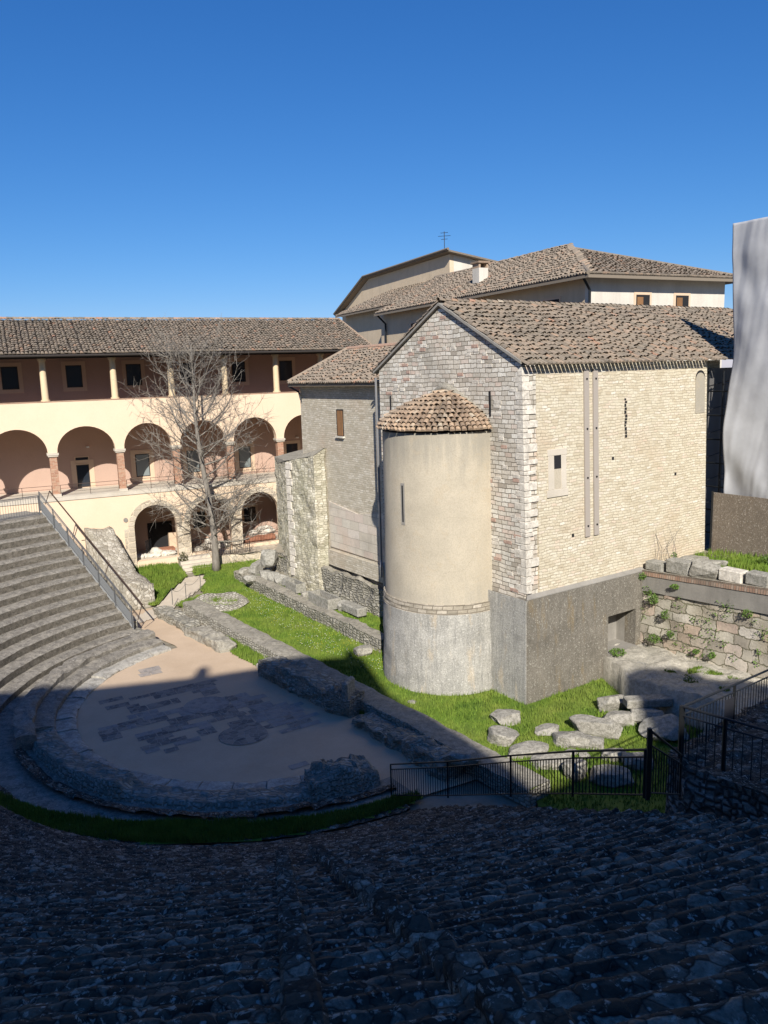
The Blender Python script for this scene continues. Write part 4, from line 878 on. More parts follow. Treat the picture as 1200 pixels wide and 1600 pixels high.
mops = [(PC[i]+.24, PC[i+1]-.24, 7.62, 7.62, 9.0) for i in range(len(PC)-1)]
# spandrel wall above the first floor arches: pier zones between z 7.62 and 10.4
arch_wall(S0, S1, 7.62, 10.4, mops, 0, WT, m_lplaster, 'upper_arcade_wall')
for pc in PC:
    p = MB().fbox(FP, pc-.19, pc+.19, .03, WT-.03, 5.2, 7.42).build('brick_pier', m_brick, log)
    MB().fbox(FP, pc-.26, pc+.26, -.04, WT+.04, 7.42, 7.5).fbox(FP, pc-.3, pc+.3, -.07, WT+.07, 7.5, 7.617).build('capital', m_capital, p)
    MB().fbox(FP, pc-.24, pc+.24, -.01, WT+.01, 5.18, 5.34).build('pier_base', m_capital, p)
MB().fbox(FP, S0, S1, -.05, 3.3, 4.95, 5.165).fbox(FP, S0, S1, -.06, .5, 5.166, 5.2).build('gallery_floor', m_capital, log)
MB().fbox(FP, S0, S1, WT, 3.3, 9.15, 9.35).build('gallery_ceiling', m_lin, log)
for (nm, d, z0, z1) in (('ground_gallery_wall', 3.3, -.05, 4.95), ('middle_gallery_wall', 3.3, 5.165, 9.15), ('upper_gallery_wall', 3.3, 9.35, 13.2)):
    MB().fbox(FP, S0, S1, d, d+.3, z0, z1).build(nm, m_lin, log)
MB().fbox(FP, S0, S1, WT, 3.3, .7, .92).build('ground_gallery_floor', m_capital, log)
for s_ in (S0, S1-.3): MB().fbox(FP, s_, s_+.3, WT+.002, 9.3, -.05, 12.8).build('end_wall', m_lplaster, log)
MB().fbox(FP, S0+.3, S1-.3, 9., 9.3, -.05, 12.8).build('back_wall', m_lplaster, log)
for i in range(9):
    s_ = (S0+(i+.5)*3.3)
for s_ in [-11., -7.6, -4.0, -.37, 2.8, 5.95, 9.15, 12.1, 15.0]:
    c = MB(); c.tube([FP(s_, .22, 10.4), FP(s_, .22, 10.52)], .24, 20); c.tube([FP(s_, .22, 10.52), FP(s_, .22, 12.6)], [.185, .16], 20); c.tube([FP(s_, .22, 12.6), FP(s_, .22, 12.72)], .22, 20); c.build('column', m_colr, log)
MB().fbox(FP, S0, S1, .06, .4, 12.72, 12.95).build('roof_beam', m_fascia, log)
MB().fbox(FP, S0, S1, -.03, WT+.03, 10.4, 10.44).build('parapet_cap', m_brick, log)
def window(par, s0, s1, z0, z1, d, pane, fr=.22, nm='window', mull=False):
    f = MB(); 
    for a0, a1, c0, c1 in ((s0-fr, s0, z0-fr, z1+fr), (s1, s1+fr, z0-fr, z1+fr), (s0, s1, z1, z1+fr), (s0, s1, z0-fr, z0)): f.fbox(FP, a0, a1, d-.025, d+.01, c0, c1)
    w_ = f.build(nm, m_trim, par); MB().fbox(FP, s0+.05, s1-.05, d-.006, d+.02, z0+.05, z1-.05).build('pane', pane, w_)
    g = MB(); 
    for a0, a1, c0, c1 in ((s0, s0+.05, z0, z1), (s1-.05, s1, z0, z1), (s0+.05, s1-.05, z1-.05, z1), (s0+.05, s1-.05, z0, z0+.05)): g.fbox(FP, a0, a1, d-.018, d+.02, c0, c1)
    if mull: g.fbox(FP, (s0+s1)/2-.02, (s0+s1)/2+.02, d-.015, d-.006, z0+.05, z1-.05)
    g.build('frame', m_fascia, w_); return w_
for s_ in (-9., -5.6, -2.18, 1.2, 4.42, 7.68, 10.85, 13.9): window(log, s_-.44, s_+.44, 11.12, 12.4, 3.3, m_glass)
window(log, .86, 1.7, 5.55, 6.95, 3.3, m_pglass, .26); window(log, 7.35, 8.15, 5.58, 6.98, 3.3, m_pglass, .26); window(log, 4.0, 4.8, 5.55, 6.95, 3.3, m_pglass, .26); window(log, 10.6, 11.4, 5.55, 6.95, 3.3, m_glass, .2)
dr = window(log, -2.56, -1.84, 5.2, 6.55, 3.3, m_glass, .28, 'door'); window(log, -2.56, -1.84, 6.66, 7.0, 3.3, m_glass, .05, 'transom_window')
window(log, 7.45, 8.25, 2.02, 2.95, 3.3, m_glass, .16); window(log, 4.1, 4.9, 1.95, 3.0, 3.3, m_glass, .16)
MB().fbox(FP, 1.25, 2.75, 3.26, 3.31, .93, 2.6).build('dark_doorway', m_dark, log)
MB().fbox(FP, 2.45, 2.95, 2.9, 3.25, .93, 1.9).build('doorway_jamb', m_trim, log)
for (s_, z_) in ((-1.9, 7.55), (11.3, 7.3)): MB().fbox(FP, s_, s_+.16, 3.1, 3.3, z_, z_+.08).build('wall_lamp', simple('white lamp housing', (.8, .8, .78), .4), log)
# stone facings of ground arcade
for (a, b) in ((-.55, .02), (2.45, 3.22), (5.72, 6.4), (8.8, 9.6)): MB().fbox(FP, a, b, -.035, .0, .4, 3.05 if a > 0 else 2.95).build('stone_pier', m_stonep, log)
for (a, b, zb, zs, zcr) in gops[:3]:
    th = np.linspace(PI, 0, 19); mb = MB(); wv = .34; ext = .035
    for i in range(18):
        def pt(t, k, d): return FP((a+b)/2+((b-a)/2+k)*math.cos(t), d, zs+((zcr-zs)+k)*math.sin(t))
        q = [pt(th[i], 0, -ext), pt(th[i+1], 0, -ext), pt(th[i+1], wv, -ext), pt(th[i], wv, -ext)]; mb.prism(q, fu*(ext-.001))
    mb.build('archivolt', m_stonep if a > 0 else m_quoin, log)
for (s_, z_) in ((-.42, 3.5), (6.05, 3.55)): MB().tube([FP(s_, -.04, z_), FP(s_, .0, z_)], .13, 12).build('stone_roundel', m_conc, log)
pp = MB(); pp.tube([FP(-2.9, -.02, 2.6), FP(-.95, -.02, 2.62), FP(-.95, -.02, 1.5)], .015, 5); pp.build('conduit', m_iron, log)
# roof
EZL, RZL, DE, DR = 12.9, 15.1, -.75, 5.0
rb = MB(); slab(rb, [FP(S0-.5, DE, EZL), FP(15.5, DE, EZL), FP(15.5, DR, RZL), FP(S0-.5, DR, RZL)], .12); slab(rb, [FP(S0-.5, DR, RZL), FP(15.5, DR, RZL), FP(15.5, 10, 13.2), FP(S0-.5, 10, 13.2)], .12); rb.build('roof_bed', m_fascia, log)
rt = MB(); upv = unit(FP(0, DR, RZL)-FP(0, DE, EZL)); LU = math.hypot(DR-DE, RZL-EZL); LA = 15.5-S0+.5
tile_roof(rt, FP(S0-.5, DE-.04, EZL+.02), fd, upv, LA, LU, seed=21)
for i in range(int((15.4-S0+.5)/.33)):
    c = FP(S0-.5+i*.33, DR, RZL+.06); V = []
    for ss, rr in ((0, .13), (.36, .11)):
        for q in range(5): an = PI*q/4; V.append(c+fd*ss+fu*rr*math.cos(an)+V3(0, 0, rr*math.sin(an)))
    rt.add(V, [(q, q+1, 6+q, 5+q) for q in range(4)])
rt.build('roof', m_tile, log, smooth='raw')
hp_ = MB(); hp_.tube([FP(15.45, DE, EZL+.08), FP(15.45, DR, RZL+.08)], .1, 8); hp_.build('hip_tile', m_tile2, log)
gt = MB(); gt.tube([FP(S0-.5, DE-.1, EZL-.06), FP(15.5, DE-.1, EZL-.06)], .065, 8); gt.build('gutter', m_fascia, log)

# railings on the loggia first floor (one between each pair of piers)
def rail_run(name, pts, h, label, cat, mat, nbars=0, mid=(.5,), post_every=None, rr=.02, bars_from=0., group=None, postw=.03, top_drop=0., bar_r=.009):
    """pts: ground points. posts at pts; rails between; thin uprights"""
    t = thing(name, label, cat, tuple(float(x) for x in pts[0]), group)
    up = V3(0, 0, 1)
    hs_ = list(h) if hasattr(h, '__len__') else [h]*len(pts)
    for p, h in zip(pts, hs_): MB().tube([p, np.array(p)+up*h], postw, 6).build('post', mat, t)
    tr = MB()
    for a, b, ha, hb in zip(pts[:-1], pts[1:], hs_[:-1], hs_[1:]): tr.tube([np.array(a)+up*(ha-.01), np.array(b)+up*(hb-.01)], rr, 6)
    tr.build('handrail', mat, t)
    for m_ in mid:
        q = MB()
        for a, b, ha, hb in zip(pts[:-1], pts[1:], hs_[:-1], hs_[1:]): q.tube([np.array(a)+up*ha*m_, np.array(b)+up*hb*m_], rr*.7, 6)
        q.build('rail', mat, t)
    if nbars:
        q = MB()
        for a, b, ha, hb in zip(pts[:-1], pts[1:], hs_[:-1], hs_[1:]):
            a = np.array(a); b = np.array(b); n = max(2, int(np.linalg.norm(b-a)/nbars)); hi = max(mid) if len(mid) > 1 else 1
            for i in range(1, n): p = a+(b-a)*i/n; h = ha+(hb-ha)*i/n; q.tube([p+up*h*min(mid), p+up*h*hi], bar_r, 4, False)
        q.build('balusters', mat, t)
    return t
bays = ['outermost left bay', 'far left bay', 'door bay', 'bay right of the door', 'bay behind the tree crown left', 'bay behind the tree crown right', 'bay beside the stone wing']
for i in range(len(PC)-1):
    a, b = PC[i]+.22, PC[i+1]-.22
    lb = ['thin iron railing of the leftmost first floor arch', 'thin iron railing of the first floor arch at the left edge of the photo', 'thin iron railing before the first floor doorway of the loggia', 'thin iron railing before the pale window just right of the doorway', 'thin iron railing of the arch directly behind the bare tree', 'thin iron railing of the arch just right of the bare tree', 'thin iron railing of the arch cut off by the stone wing'][i]
    rail_run('gallery_railing', [FP(a, .12, 5.2), FP((a+b)/2, .12, 5.2), FP(b, .12, 5.2)], .62, lb, 'railing', m_rust, 0, (.35, .68), rr=.014, group='gallery railings', postw=.014)

# ---------------- CONVENT behind
K2 = V3(11., 42., 0)
def CP(a, q, z): return K2+fd*a+fu*q+V3(0, 0, z)      # a right along wall, q away
conv = thing('convent', 'large buff plastered convent block with hipped tile roof behind the church', 'building', tuple(K2))
CWT = 15.98; CW = 9.7
cw = MB(); cw.fbox(CP, 0, .4, .4, 25, 0, CWT); cw.build('west_wall', m_cwall, conv); cw = MB(); cw.fbox(CP, 0, CW, 0, .4, 0, CWT); cw.fbox(CP, CW-.4, CW, .4, 25, 0, CWT); cw.fbox(CP, .4, CW-.4, 24.6, 25, 0, CWT); cw.build('south_wall', m_cwall2, conv)
E_ = .8; CZ = 15.98; P0, P1, P2, P3 = CP(-E_, -E_, CZ), CP(CW+.6, -E_, CZ), CP(CW+.6, 24.6, CZ), CP(-E_, 24.6, CZ); RP = CP(4.8, 7.6, 18.6); RQ = CP(4.8, 24.6, 18.85)
rb = MB(); slab(rb, [P0, P1, RP], .15); slab(rb, [P0, RP, RQ, P3], .15); slab(rb, [P1, RP, RQ, P2], .15); rb.build('roof_bed', m_under, conv)
rt = MB()
def tri_roof(rt, O, E, apexes, seed, pitch=.24, row=.4):
    A = unit(E-O); la = np.linalg.norm(E-O); N = np.cross(A, apexes[0]-O); Up = unit(np.cross(N, A)); Up = Up if Up[2] > 0 else -Up
    poly = [(0, -.02), (la, -.02)]+[((p-O)@A, (p-O)@Up) for p in apexes]; lu = max(q[1] for q in poly)
    f = inpoly(poly); tile_roof(rt, O+V3(0, 0, .03), A, Up, la, lu, inside=lambda a, b: f(a, b+.01), pitch=pitch, row=row, seed=seed, rad=pitch*.47)
tri_roof(rt, P0, P1, [RP], 31); tri_roof(rt, P0, P3, [RQ, RP], 32)
rt.build('roof', m_tile, conv, smooth='raw')
hp_ = MB(); hp_.tube([P0+V3(0, 0, .1), RP+V3(0, 0, .1)], .11, 8); hp_.tube([P1+V3(0, 0, .1), RP+V3(0, 0, .1)], .11, 8); hp_.tube([RP+V3(0, 0, .1), RQ+V3(0, 0, .1)], .11, 8); hp_.build('ridge_tile', m_tile, conv)
def cwin(par, a, w_, z0, z1, side='s', mat=m_wood):
    if side == 's': f = lambda x0, x1, d0, d1, c0, c1: (MB().fbox(CP, x0, x1, d0, d1, c0, c1))
    else: f = lambda x0, x1, d0, d1, c0, c1: (MB().fbox(CP, d0, d1, x0, x1, c0, c1))
    o = f(a-.14, a+w_+.14, -.03, .0, z0-.12, z1+.14).build('window', m_trim, par); f(a, a+w_, -.04, -.02, z0, z1).build('opening', m_dark, o); f(a+.06, a+w_*.5, -.06, -.042, z0, z1-.12).build('shutter', mat, o)
cwin(conv, 3.1, .95, 13.7, 15.12); cwin(conv, 5.95, .95, 13.7, 15.12)
cwin(conv, 2.5, 1.4, 13.7, 15.1, 'w', m_fascia); cwin(conv, 18.2, 1.6, 13.4, 14.95, 'w', m_fascia)
MB().tube([CP(-E_+.1, -.3, CZ-.12), CP(-.15, -.15, 15.3), CP(-.15, -.15, 8)], .07, 8).build('downpipe', m_iron, conv)
MB().tube([CP(-E_+.1, 24.2, CZ-.1), CP(-.15, 23.9, 15.2), CP(-.15, 23.9, 8)], .08, 8).build('downpipe', m_iron, conv)
ch = MB(); ch.fbox(CP, 1.0, 1.7, 12.1, 12.9, 16.2, 18.0); co = ch.build('chimney', m_cwall2, conv); ch = MB(); ch.fbox(CP, .9, 1.8, 12., 13., 18.3, 18.42)
for dx in (1.0, 1.58): ch.fbox(CP, dx, dx+.12, 12.1, 12.9, 18.0, 18.3)
ch.build('chimney_cap', m_tile2, co)
tb = thing('tall_rear_block', 'tallest buff block behind the convent roof with a single pitch tiled roof', 'building', tuple(CP(6, 25, 0)))
lw = MB(); lw.fbox(CP, 1.0, 1.4, 25.05, 34.4, 0, 16.6); lw.fbox(CP, 1.4, 6, 34., 34.4, 0, 16.6); lw.build('lower_wall', m_cwall, tb)
rt = MB(); Q0, Q1, Q3 = CP(.2, 23.2, 16.6), CP(.2, 35., 16.6), CP(6., 23.2, 18.95)
rb = MB(); slab(rb, [Q0, Q1, CP(6, 47., 18.1), CP(6, 35., 18.5), Q3], .12); rb.build('lower_roof_bed', m_under, tb)
tri_roof(rt, Q0, Q1, [CP(6, 35., 18.95), Q3], 33); rt.build('lower_roof', m_tile, tb, smooth='raw')
up_ = MB(); up_.prism([CP(6., 24.3, 15), CP(6, 47, 15), CP(6, 47, 17.9), CP(6, 40, 20.6), CP(6, 24.3, 20.75)], fd*.4); up_.build('upper_wall', m_cwall, tb)
ug = MB(); ug.prism([CP(6.4, 24.3, 15), CP(10.6, 24.3, 15), CP(10.6, 24.3, 19.95), CP(6.4, 24.3, 20.75)], fu*.4); ug.build('gable_wall', m_cwall2, tb)
rf = MB(); slab(rf, [CP(5.5, 23.6, 21.0), CP(5.5, 40.2, 20.8), CP(11.2, 40.2, 20.0), CP(11.2, 23.6, 20.1)], .14); slab(rf, [CP(5.5, 40.2, 20.8), CP(5.5, 48., 17.8), CP(11.2, 48., 17.), CP(11.2, 40.2, 20.0)], .14); rf.build('upper_roof', m_tile, tb)
rf = MB(); rf.tube([CP(5.45, 23.55, 21.04), CP(5.45, 40.2, 20.84), CP(5.45, 48, 17.85)], .11, 6); rf.build('verge_tile', m_tile, tb)
an = MB(); b_ = CP(5.9, 24.9, 20.9); an.tube([b_, b_+V3(0, 0, 1.7)], .03, 5)
for zz, ll in ((1.6, .3), (1.35, .5), (1.1, .25)): an.tube([b_+V3(-ll, .1, zz), b_+V3(ll, -.1, zz)], .018, 4)
an.build('antenna', m_iron, tb)

# ---------------- retaining wall, ledge and terrace on the right
ret = thing('retaining_wall', 'tall retaining wall of large pale blocks with concrete band, right of the church', 'wall', tuple(W(5.9, -1, 0)))
tt = np.linspace(0.0, -9., 60)
def rz(t): return 3.55+.06*(-t)
for (nm, a, b, so, mt, rg) in (('block_face', .3, 3.05, 0., m_ret, .06), ('concrete_band', 3.05, 3.65, -.07, m_conc, .01), ('brick_course', 3.65, 3.85, -.1, m_redbrick, .012)):
    zz = np.linspace(a, b, 16 if nm == 'block_face' else 3); T, Z = np.meshgrid(tt, zz, indexing='ij'); n1 = fbm(np.stack([T*1.6, Z*2.6, T*0], -1), 4, 66)*rg
    P = np.array([[W(5.9+so+n1[i, j]+.05*(b-Z[i, j])*-1*(nm == 'block_face'), T[i, j], Z[i, j]+.065*(-T[i, j])*((Z[i, j]-.3)/3.5)) for j in range(T.shape[1])] for i in range(T.shape[0])])
    U = np.stack([T*-1+60, Z], -1); MB().grid(P, U).build(nm, mt, ret, smooth=(nm == 'block_face'))
tp = MB(); tp.add([W(5.79, 0, 3.85), W(5.79, -9, 4.43), W(6.5, -9, 4.43), W(6.5, 0, 3.85)], [(0, 1, 2, 3)]); tp.add([W(5.79, 0, 3.84), W(5.79, -9, 4.42), W(5.83, -9, 4.42), W(5.83, 0, 3.84)], [(0, 1, 2, 3)]); tp.build('top', m_walltop, ret)
tg = [W(6.3, 0, 3.88), W(6.3, -10, 4.45), W(22, -10, 4.45), W(22, 3, 3.9), W(10, 1.0, 3.88)]; struct(MB().add(tg, [tuple(range(5))]).build('upper_terrace_ground', m_soil))
lawn('grass', [W(6.6, -1.4, 0), W(6.6, -7, 0), W(12, -7, 0), W(10., -.6, 0), W(9, -.2, 0)], lambda x, y: 3.92+.06*max(0, -(np.array([x, y])-K[:2])@gd[:2]), 7000, .06, .2, 51, 'weedy grass on the terrace behind the blocks and below the brown board', .02, None, True)
# ledge at its foot
le = [W(4.0, .3, 1.05), W(3.2, -1.2, 1.0), W(2.9, -3., 1.0), W(2.9, -8, 1.1), W(5.95, -8, 1.25), W(5.95, .3, 1.05)]
lm = MB(); S_, T_ = np.meshgrid(np.linspace(0, 1, 26), np.linspace(.3, -8.5, 70), indexing='ij')
inn = 3.95-.55*np.clip(-T_+.3, 0, 2.2); Sx = inn+(5.97-inn)*S_; n1 = fbm(np.stack([Sx*1.4, T_*1.4, T_*0], -1), 4, 77)
Z = 1.02+.1*n1+.06*fbm(np.stack([Sx*4, T_*4, T_*0], -1), 3, 79)+.02*(-T_); Z[0, :] = -.05; Sx[1, :] = Sx[0, :]+.06
Pq = K[None, None, :]+sd[None, None, :]*Sx[..., None]+gd[None, None, :]*T_[..., None]; Pq[..., 2] = Z; Pq[..., 0] += n1*.04
m_ledge = weathered('pale rough ledge', (.42, .39, .32), (.54, .5, .42), (.28, .26, .21), (.62, .59, .51), 1.6, .05, .35)
tag(lm.grid(Pq).build('rock_ledge', m_ledge, smooth=True), 'broad rough stone ledge at the foot of the retaining wall', 'ledge')
# pebbled board under the scaffold sheet
pb = thing('site_hoarding_board', 'brown pebbled board panel below the scaffold sheet', 'hoarding', tuple(W(10, -.3, 3.8)))
MB().fbox(W, 9.95, 10.02, -.25, -6, 3.8, 6.35).build('panel', m_panel, pb); MB().fbox(W, 9.9, 10.0, -.2, -.25, 3.8, 6.4).build('edge_post', m_iron, pb)
# scaffold with sheet
sc = thing('scaffold', 'dark tube scaffold tower at the far corner of the church', 'scaffold', tuple(W(10.2, -.4, 3.9)))
for s_ in (10.5, 11.6, 12.8):
    for t_ in (-.12, .55, -1.6, -3.6): MB().tube([W(s_, t_, 3.9), W(s_, t_, 16.3 if t_ < -1 else 11.1)], .045, 6).build('pole', m_iron, sc)
MB().fbox(W, 9.93, 13.2, .75, .8, 3.9, 11.2).build('added_shade_screen', simple('dark grey shade screen', (.11, .105, .1), .8), sc)  # added dark sheet, stands in for the shaded open scaffolding
hz = MB()
for z_ in np.arange(4.6, 16.3, .95):
    hz.tube([W(10.46, .5 if z_ < 11.1 else -.9, z_), W(10.46, -5.5, z_)], .03, 5)
    if z_ < 10.8: hz.tube([W(10.4, -.17, z_+.3), W(12.9, -.17, z_+.3)], .03, 5)
    if z_ < 11: hz.tube([W(10.5, .5, z_+.2), W(12.8, .5, z_+.5)], .025, 5)
hz.build('ledger_tube', m_iron, sc)
bz_ = MB()
for k_ in range(6): bz_.tube([W(10.44, -.4-(k_ % 2)*2.8, 4.6+k_*1.95), W(10.44, -3.2+(k_ % 2)*2.8, 6.5+k_*1.95)], .028, 5)
bz_.build('brace_tube', m_iron, sc)
cl = MB(); tt = np.linspace(-.5, -6.5, 110); zz = np.linspace(6.05, 16.5, 120); T, Z = np.meshgrid(tt, zz, indexing='ij')
fold = fbm(np.stack([T*1.6+Z*.22, Z*.12, T*0], -1), 3, 88)*.05+.02*np.sin(T*5.2+Z*.5+1.3*np.sin(Z*.5))*np.clip((14-Z)/7, .1, 1)+.09*fbm(np.stack([T*.8+Z*.35, Z*.5-T*.7, T*0], -1), 2, 99)
fold = fold+.13*np.sin(Z*1.05+T*2.4+.6*np.sin(T*1.7))*np.clip((13.5-Z)/6, 0, 1)+.05*np.sin(Z*2.1-T*3.1)*np.clip((11-Z)/4, 0, 1)
slack = .16*np.sin((Z-6)/10.4*PI*2.5)*np.exp((T+.5)/2.)
tz_ = T.copy(); tz_ += (.025*np.sin(Z*.9))*np.exp((T+.5)*1.5)
Pq = np.array([[W(10.2-fold[i, j]-slack[i, j], tz_[i, j], Z[i, j]+(.07*math.sin(T[i, j]*2.1) if j == 0 else 0)) for j in range(T.shape[1])] for i in range(T.shape[0])])
o = cl.grid(Pq).build('scaffold_sheet', m_cloth, smooth=True); sm = o.modifiers.new('thick', 'SOLIDIFY'); sm.thickness = .01
tag(o, 'large wrinkled white sheet hanging over the scaffold at the right edge', 'tarpaulin')

# ---------------- platform / walkway at right foreground
plf = thing('rubble_walkway', 'raised rubble walkway with worn stone floor at the right edge', 'walkway', (5.5, 13.8, 0))
ply = [G(1043, 1179, 4.2), G(1072, 1196, 4.25), G(1120, 1212, 4.3), G(1215, 1242, 4.4), V3(14, 10, 0), V3(14, 19.5, 0), V3(9.2, 17.65, 0), V3(5.4, 14.2, 0)]
for q_ in ply: q_[2] = 0
n = len(ply); ztop = [4.12, 4.2, 4.28, 4.35, 4.5, 3.6, 3.3, 4.0]
mb = MB(); 
for i in range(n):
    a, b = ply[i], ply[(i+1) % n]; za, zb = ztop[i], ztop[(i+1) % n]; L = np.linalg.norm(b-a); na = max(4, int(L/.12)); P = []
    for f in np.linspace(0, 1, na):
        p = a+(b-a)*f; row = []
        for g_ in np.linspace(0, 1, 24): q = p.copy(); q[2] = (za+(zb-za)*f)*g_; ns = float(fbm(q*2.6, 3, 5))*.07; q[:2] += ns*(.3+.7*(g_ < 1)); row.append(q)
        P.append(row)
    mb.grid(np.array(P))
m_rub = rubble('dark round rubble', 5., 6., [(0, (.09, .09, .085)), (.5, (.2, .195, .18)), (1, (.42, .41, .38))], (.045, .043, .038), .1, .4, (.05, .05, .045), .07, .15)
mb.build('side_face', m_rub, plf, smooth=True)
gx, gy = np.meshgrid(np.linspace(4.2, 14, 110), np.linspace(9.2, 19.6, 120), indexing='ij'); fin = inpoly([(p[0], p[1]) for p in ply]); zpl = np.array([[ (p[0], p[1], 1.) for p in ply]])[0]; co_ = np.linalg.lstsq(zpl, np.array(ztop), rcond=None)[0]
mb = MB(); base_ = co_[0]*gx+co_[1]*gy+co_[2]; e, hc = cells(gx/.3, gy/.3, 3); Z = base_+.02+(hc-.5)*.06-np.exp(-e*8)*.05+.04*fbm(np.stack([gx, gy, gx*0], -1)*2, 3)
vi = {}; vs = []; fs = []
for i in range(109):
    for j in range(119):
        if fin((gx[i, j]+gx[i+1, j])/2, (gy[i, j]+gy[i, j+1])/2):
            f = []
            for a, b in ((i, j), (i+1, j), (i+1, j+1), (i, j+1)):
                if (a, b) not in vi: vi[(a, b)] = len(vs); vs.append((gx[a, b], gy[a, b], Z[a, b]))
                f.append(vi[(a, b)])
            fs.append(tuple(f))
mb.add(vs, fs); mb.build('floor', m_step, plf, smooth=True)

# ---------------- building behind the camera (casts the big shade)
pal = thing('street_palazzo', 'tall plastered town building on the street above the seating', 'building', (-3, -12, 0))
prof = [(-40, 0), (36, 0), (36, 26.8), (14.39, 26.36), (13.67, 26.74), (12.79, 26.79), (12.35, 27.62), (11.0, 27.66), (10.3, 27.4), (11.3, 26.71), (11.14, 26.14), (10.69, 24.92), (9.37, 23.63), (8.94, 23.57), (7.65, 22.99), (6.69, 22.63), (5.61, 22.27), (5.11, 23.28), (3.98, 24.92), (2.57, 26.74), (2.24, 27.52), (1.55, 29.83), (1.3, 29.9), (1.25, 30.35), (.9, 30.4), (.8, 29.85), (-.15, 29.8), (-1.71, 29.5), (-3.08, 29.2), (-4.5, 28.85), (-4.55, 29.3), (-4.62, 29.32), (-4.7, 29.55), (-4.95, 29.55), (-5.05, 29.3), (-5.1, 28.75), (-8.83, 28.2), (-12.03, 27.85), (-40, 25.)]
pm_ = MB(); pm_.prism([V3(x, -12, z) for x, z in prof], V3(0, -9, 0)); pm_.build('wall', m_cwall, pal)
wm_ = MB()
for i in range(9):
    for j in range(4):
        x = -20+i*4.2; z_ = 11.5+j*3.6
        if z_ < 21: wm_.box((x, -12.02, z_), (x+1.1, -11.98, z_+1.8))
wm_.build('windows', m_glass, pal)

# ================================================================== OBJECTS
# ---------------- rocks
def rock(px, py, z, w, d, h, label, seed, mat=None, rot=0., cat='boulder', name='boulder', cuts=6, group=None, sharp=.75, pos=None, smooth=False, tilt=0.):
    r = np.random.default_rng(seed); bm = bmesh.new(); bmesh.ops.create_icosphere(bm, subdivisions=4, radius=1.)
    v = np.array([x.co for x in bm.verts]); v = v*1.25
    base_n = [np.array(q, float) for q in ((1, 0, 0), (-1, 0, 0), (0, 1, 0), (0, -1, 0), (0, 0, 1))]
    for k in range(cuts+6):
        n_ = unit(base_n[k]+r.normal(0, .22, 3)) if k < 5 else unit(r.normal(0, 1, 3)*np.array([1, 1, .8])); lim = r.uniform(.78, .95) if k < 5 else r.uniform(.82, 1.02)
        dd = v@n_; ov = np.clip(dd-lim, 0, None); v = v-ov[:, None]*n_[None]*.97
    v += v*(fbm(v*2.2+seed, 4, seed)*.045)[:, None]+fbm(v*7+seed, 3, seed+1)[:, None]*.018; v[:, 2] = v[:, 2]*.5+.42
    v = v*np.array([w/2*1.1, d/2*1.1, h]); 
    ca, sa = math.cos(rot), math.sin(rot); v = np.stack([v[:, 0]*ca-v[:, 1]*sa, v[:, 0]*sa+v[:, 1]*ca, v[:, 2]+v[:, 0]*tilt], -1)
    for x, q in zip(bm.verts, v): x.co = q
    me = bpy.data.meshes.new(name); bm.to_mesh(me); bm.free(); me.materials.append(mat or m_rock)
    if smooth: 
        for p in me.polygons: p.use_smooth = True
    o = bpy.data.objects.new(name, me); COL.objects.link(o); p = G(px, py, z) if pos is None else pos; o.location = (p[0], p[1], p[2]-.07)
    return tag(o, label, cat, group)
GR = 'fallen stones on the grass by the church'
rk = [
 (793, 1126, .9, .7, .42, 'flat topped pale boulder on the lawn nearest the church corner', 0.2),
 (783, 1158, .85, .7, .5, 'rounded pale boulder left of centre, just below the one nearest the church corner', -.2),
 (822, 1178, 1.1, .6, .38, 'pointed pale slab just above the fence, beside the rounded boulder', .3),
 (856, 1144, .75, .5, .3, 'small low grey stone in the middle of the lawn', .1),
 (895, 1162, 1.25, .75, .45, 'wide pale boulder at the centre of the lawn stones', -.2),
 (932, 1146, 1.4, .65, .65, 'tallest grey block of the lawn stones, tilted with a notched side', -.4),
 (927, 1166, .6, .5, .4, 'small grey stone touching the foot of the notched block', 0),
 (966, 1130, 1.1, .6, .5, 'smooth pale oblong block right of the notched block', .2),
 (956, 1108, .95, .6, .6, 'peaked grey boulder behind the smooth oblong block', .2),
 (1008, 1128, .95, .7, .6, 'rounded grey boulder half in shade at the right of the lawn', -.3),
 (960, 1184, .75, .5, .35, 'pale stone at the top rail of the fence, right part', .1),
 (862, 1195, 1.1, .6, .4, 'broad pale stone behind the middle of the fence', 0.),
 (900, 1212, .75, .5, .6, 'upright pale stone behind the fence bars', .5),
 (955, 1222, 1.05, .65, .5, 'dark shaded boulder behind the fence bars', -.2),
 (996, 1196, .9, .6, .45, 'shaded stone close to the gate post', 0.),
 (892, 1178, .4, .3, .2, 'small white cobble between the wide boulder and the fence', 0.),
 (914, 1182, .35, .3, .18, 'small grey cobble right of the white cobble', 0.),
 (721, 1186, .8, .6, .35, 'flat pale slab on the end of the stage wall left of the lawn', -.4),
 (567, 1022, .75, .6, .45, 'lone pale boulder on the lawn left of the apse', 0.),
 (644, 1098, .28, .22, .16, 'small white stone in the grass at the foot of the apse', 0.),
 (1036, 1048, 1.0, .6, .75, 'dark faceted block in the shade below the ledge', .4),
 (1052, 1080, .8, .6, .5, 'smaller dark block in front of the faceted one in the shade', .1),
 (1035, 1108, 1.9, .9, .55, 'long dark slab lying in the shade by the walkway railing', -.15),
 (1040, 1150, 1.2, 1., .7, 'dark mass of stone between the gate post and the railing corner', .2)]
for i, (px, py, w_, d_, h_, lb, ro) in enumerate(rk):
    rock(px, py, .12 if px != 721 else .6, w_, d_, h_, lb, 300+i, m_rock if px < 1020 else m_rockd, ro, 'stone' if w_ < .5 else 'boulder', 'boulder' if w_ >= .5 else 'stone', group=GR)
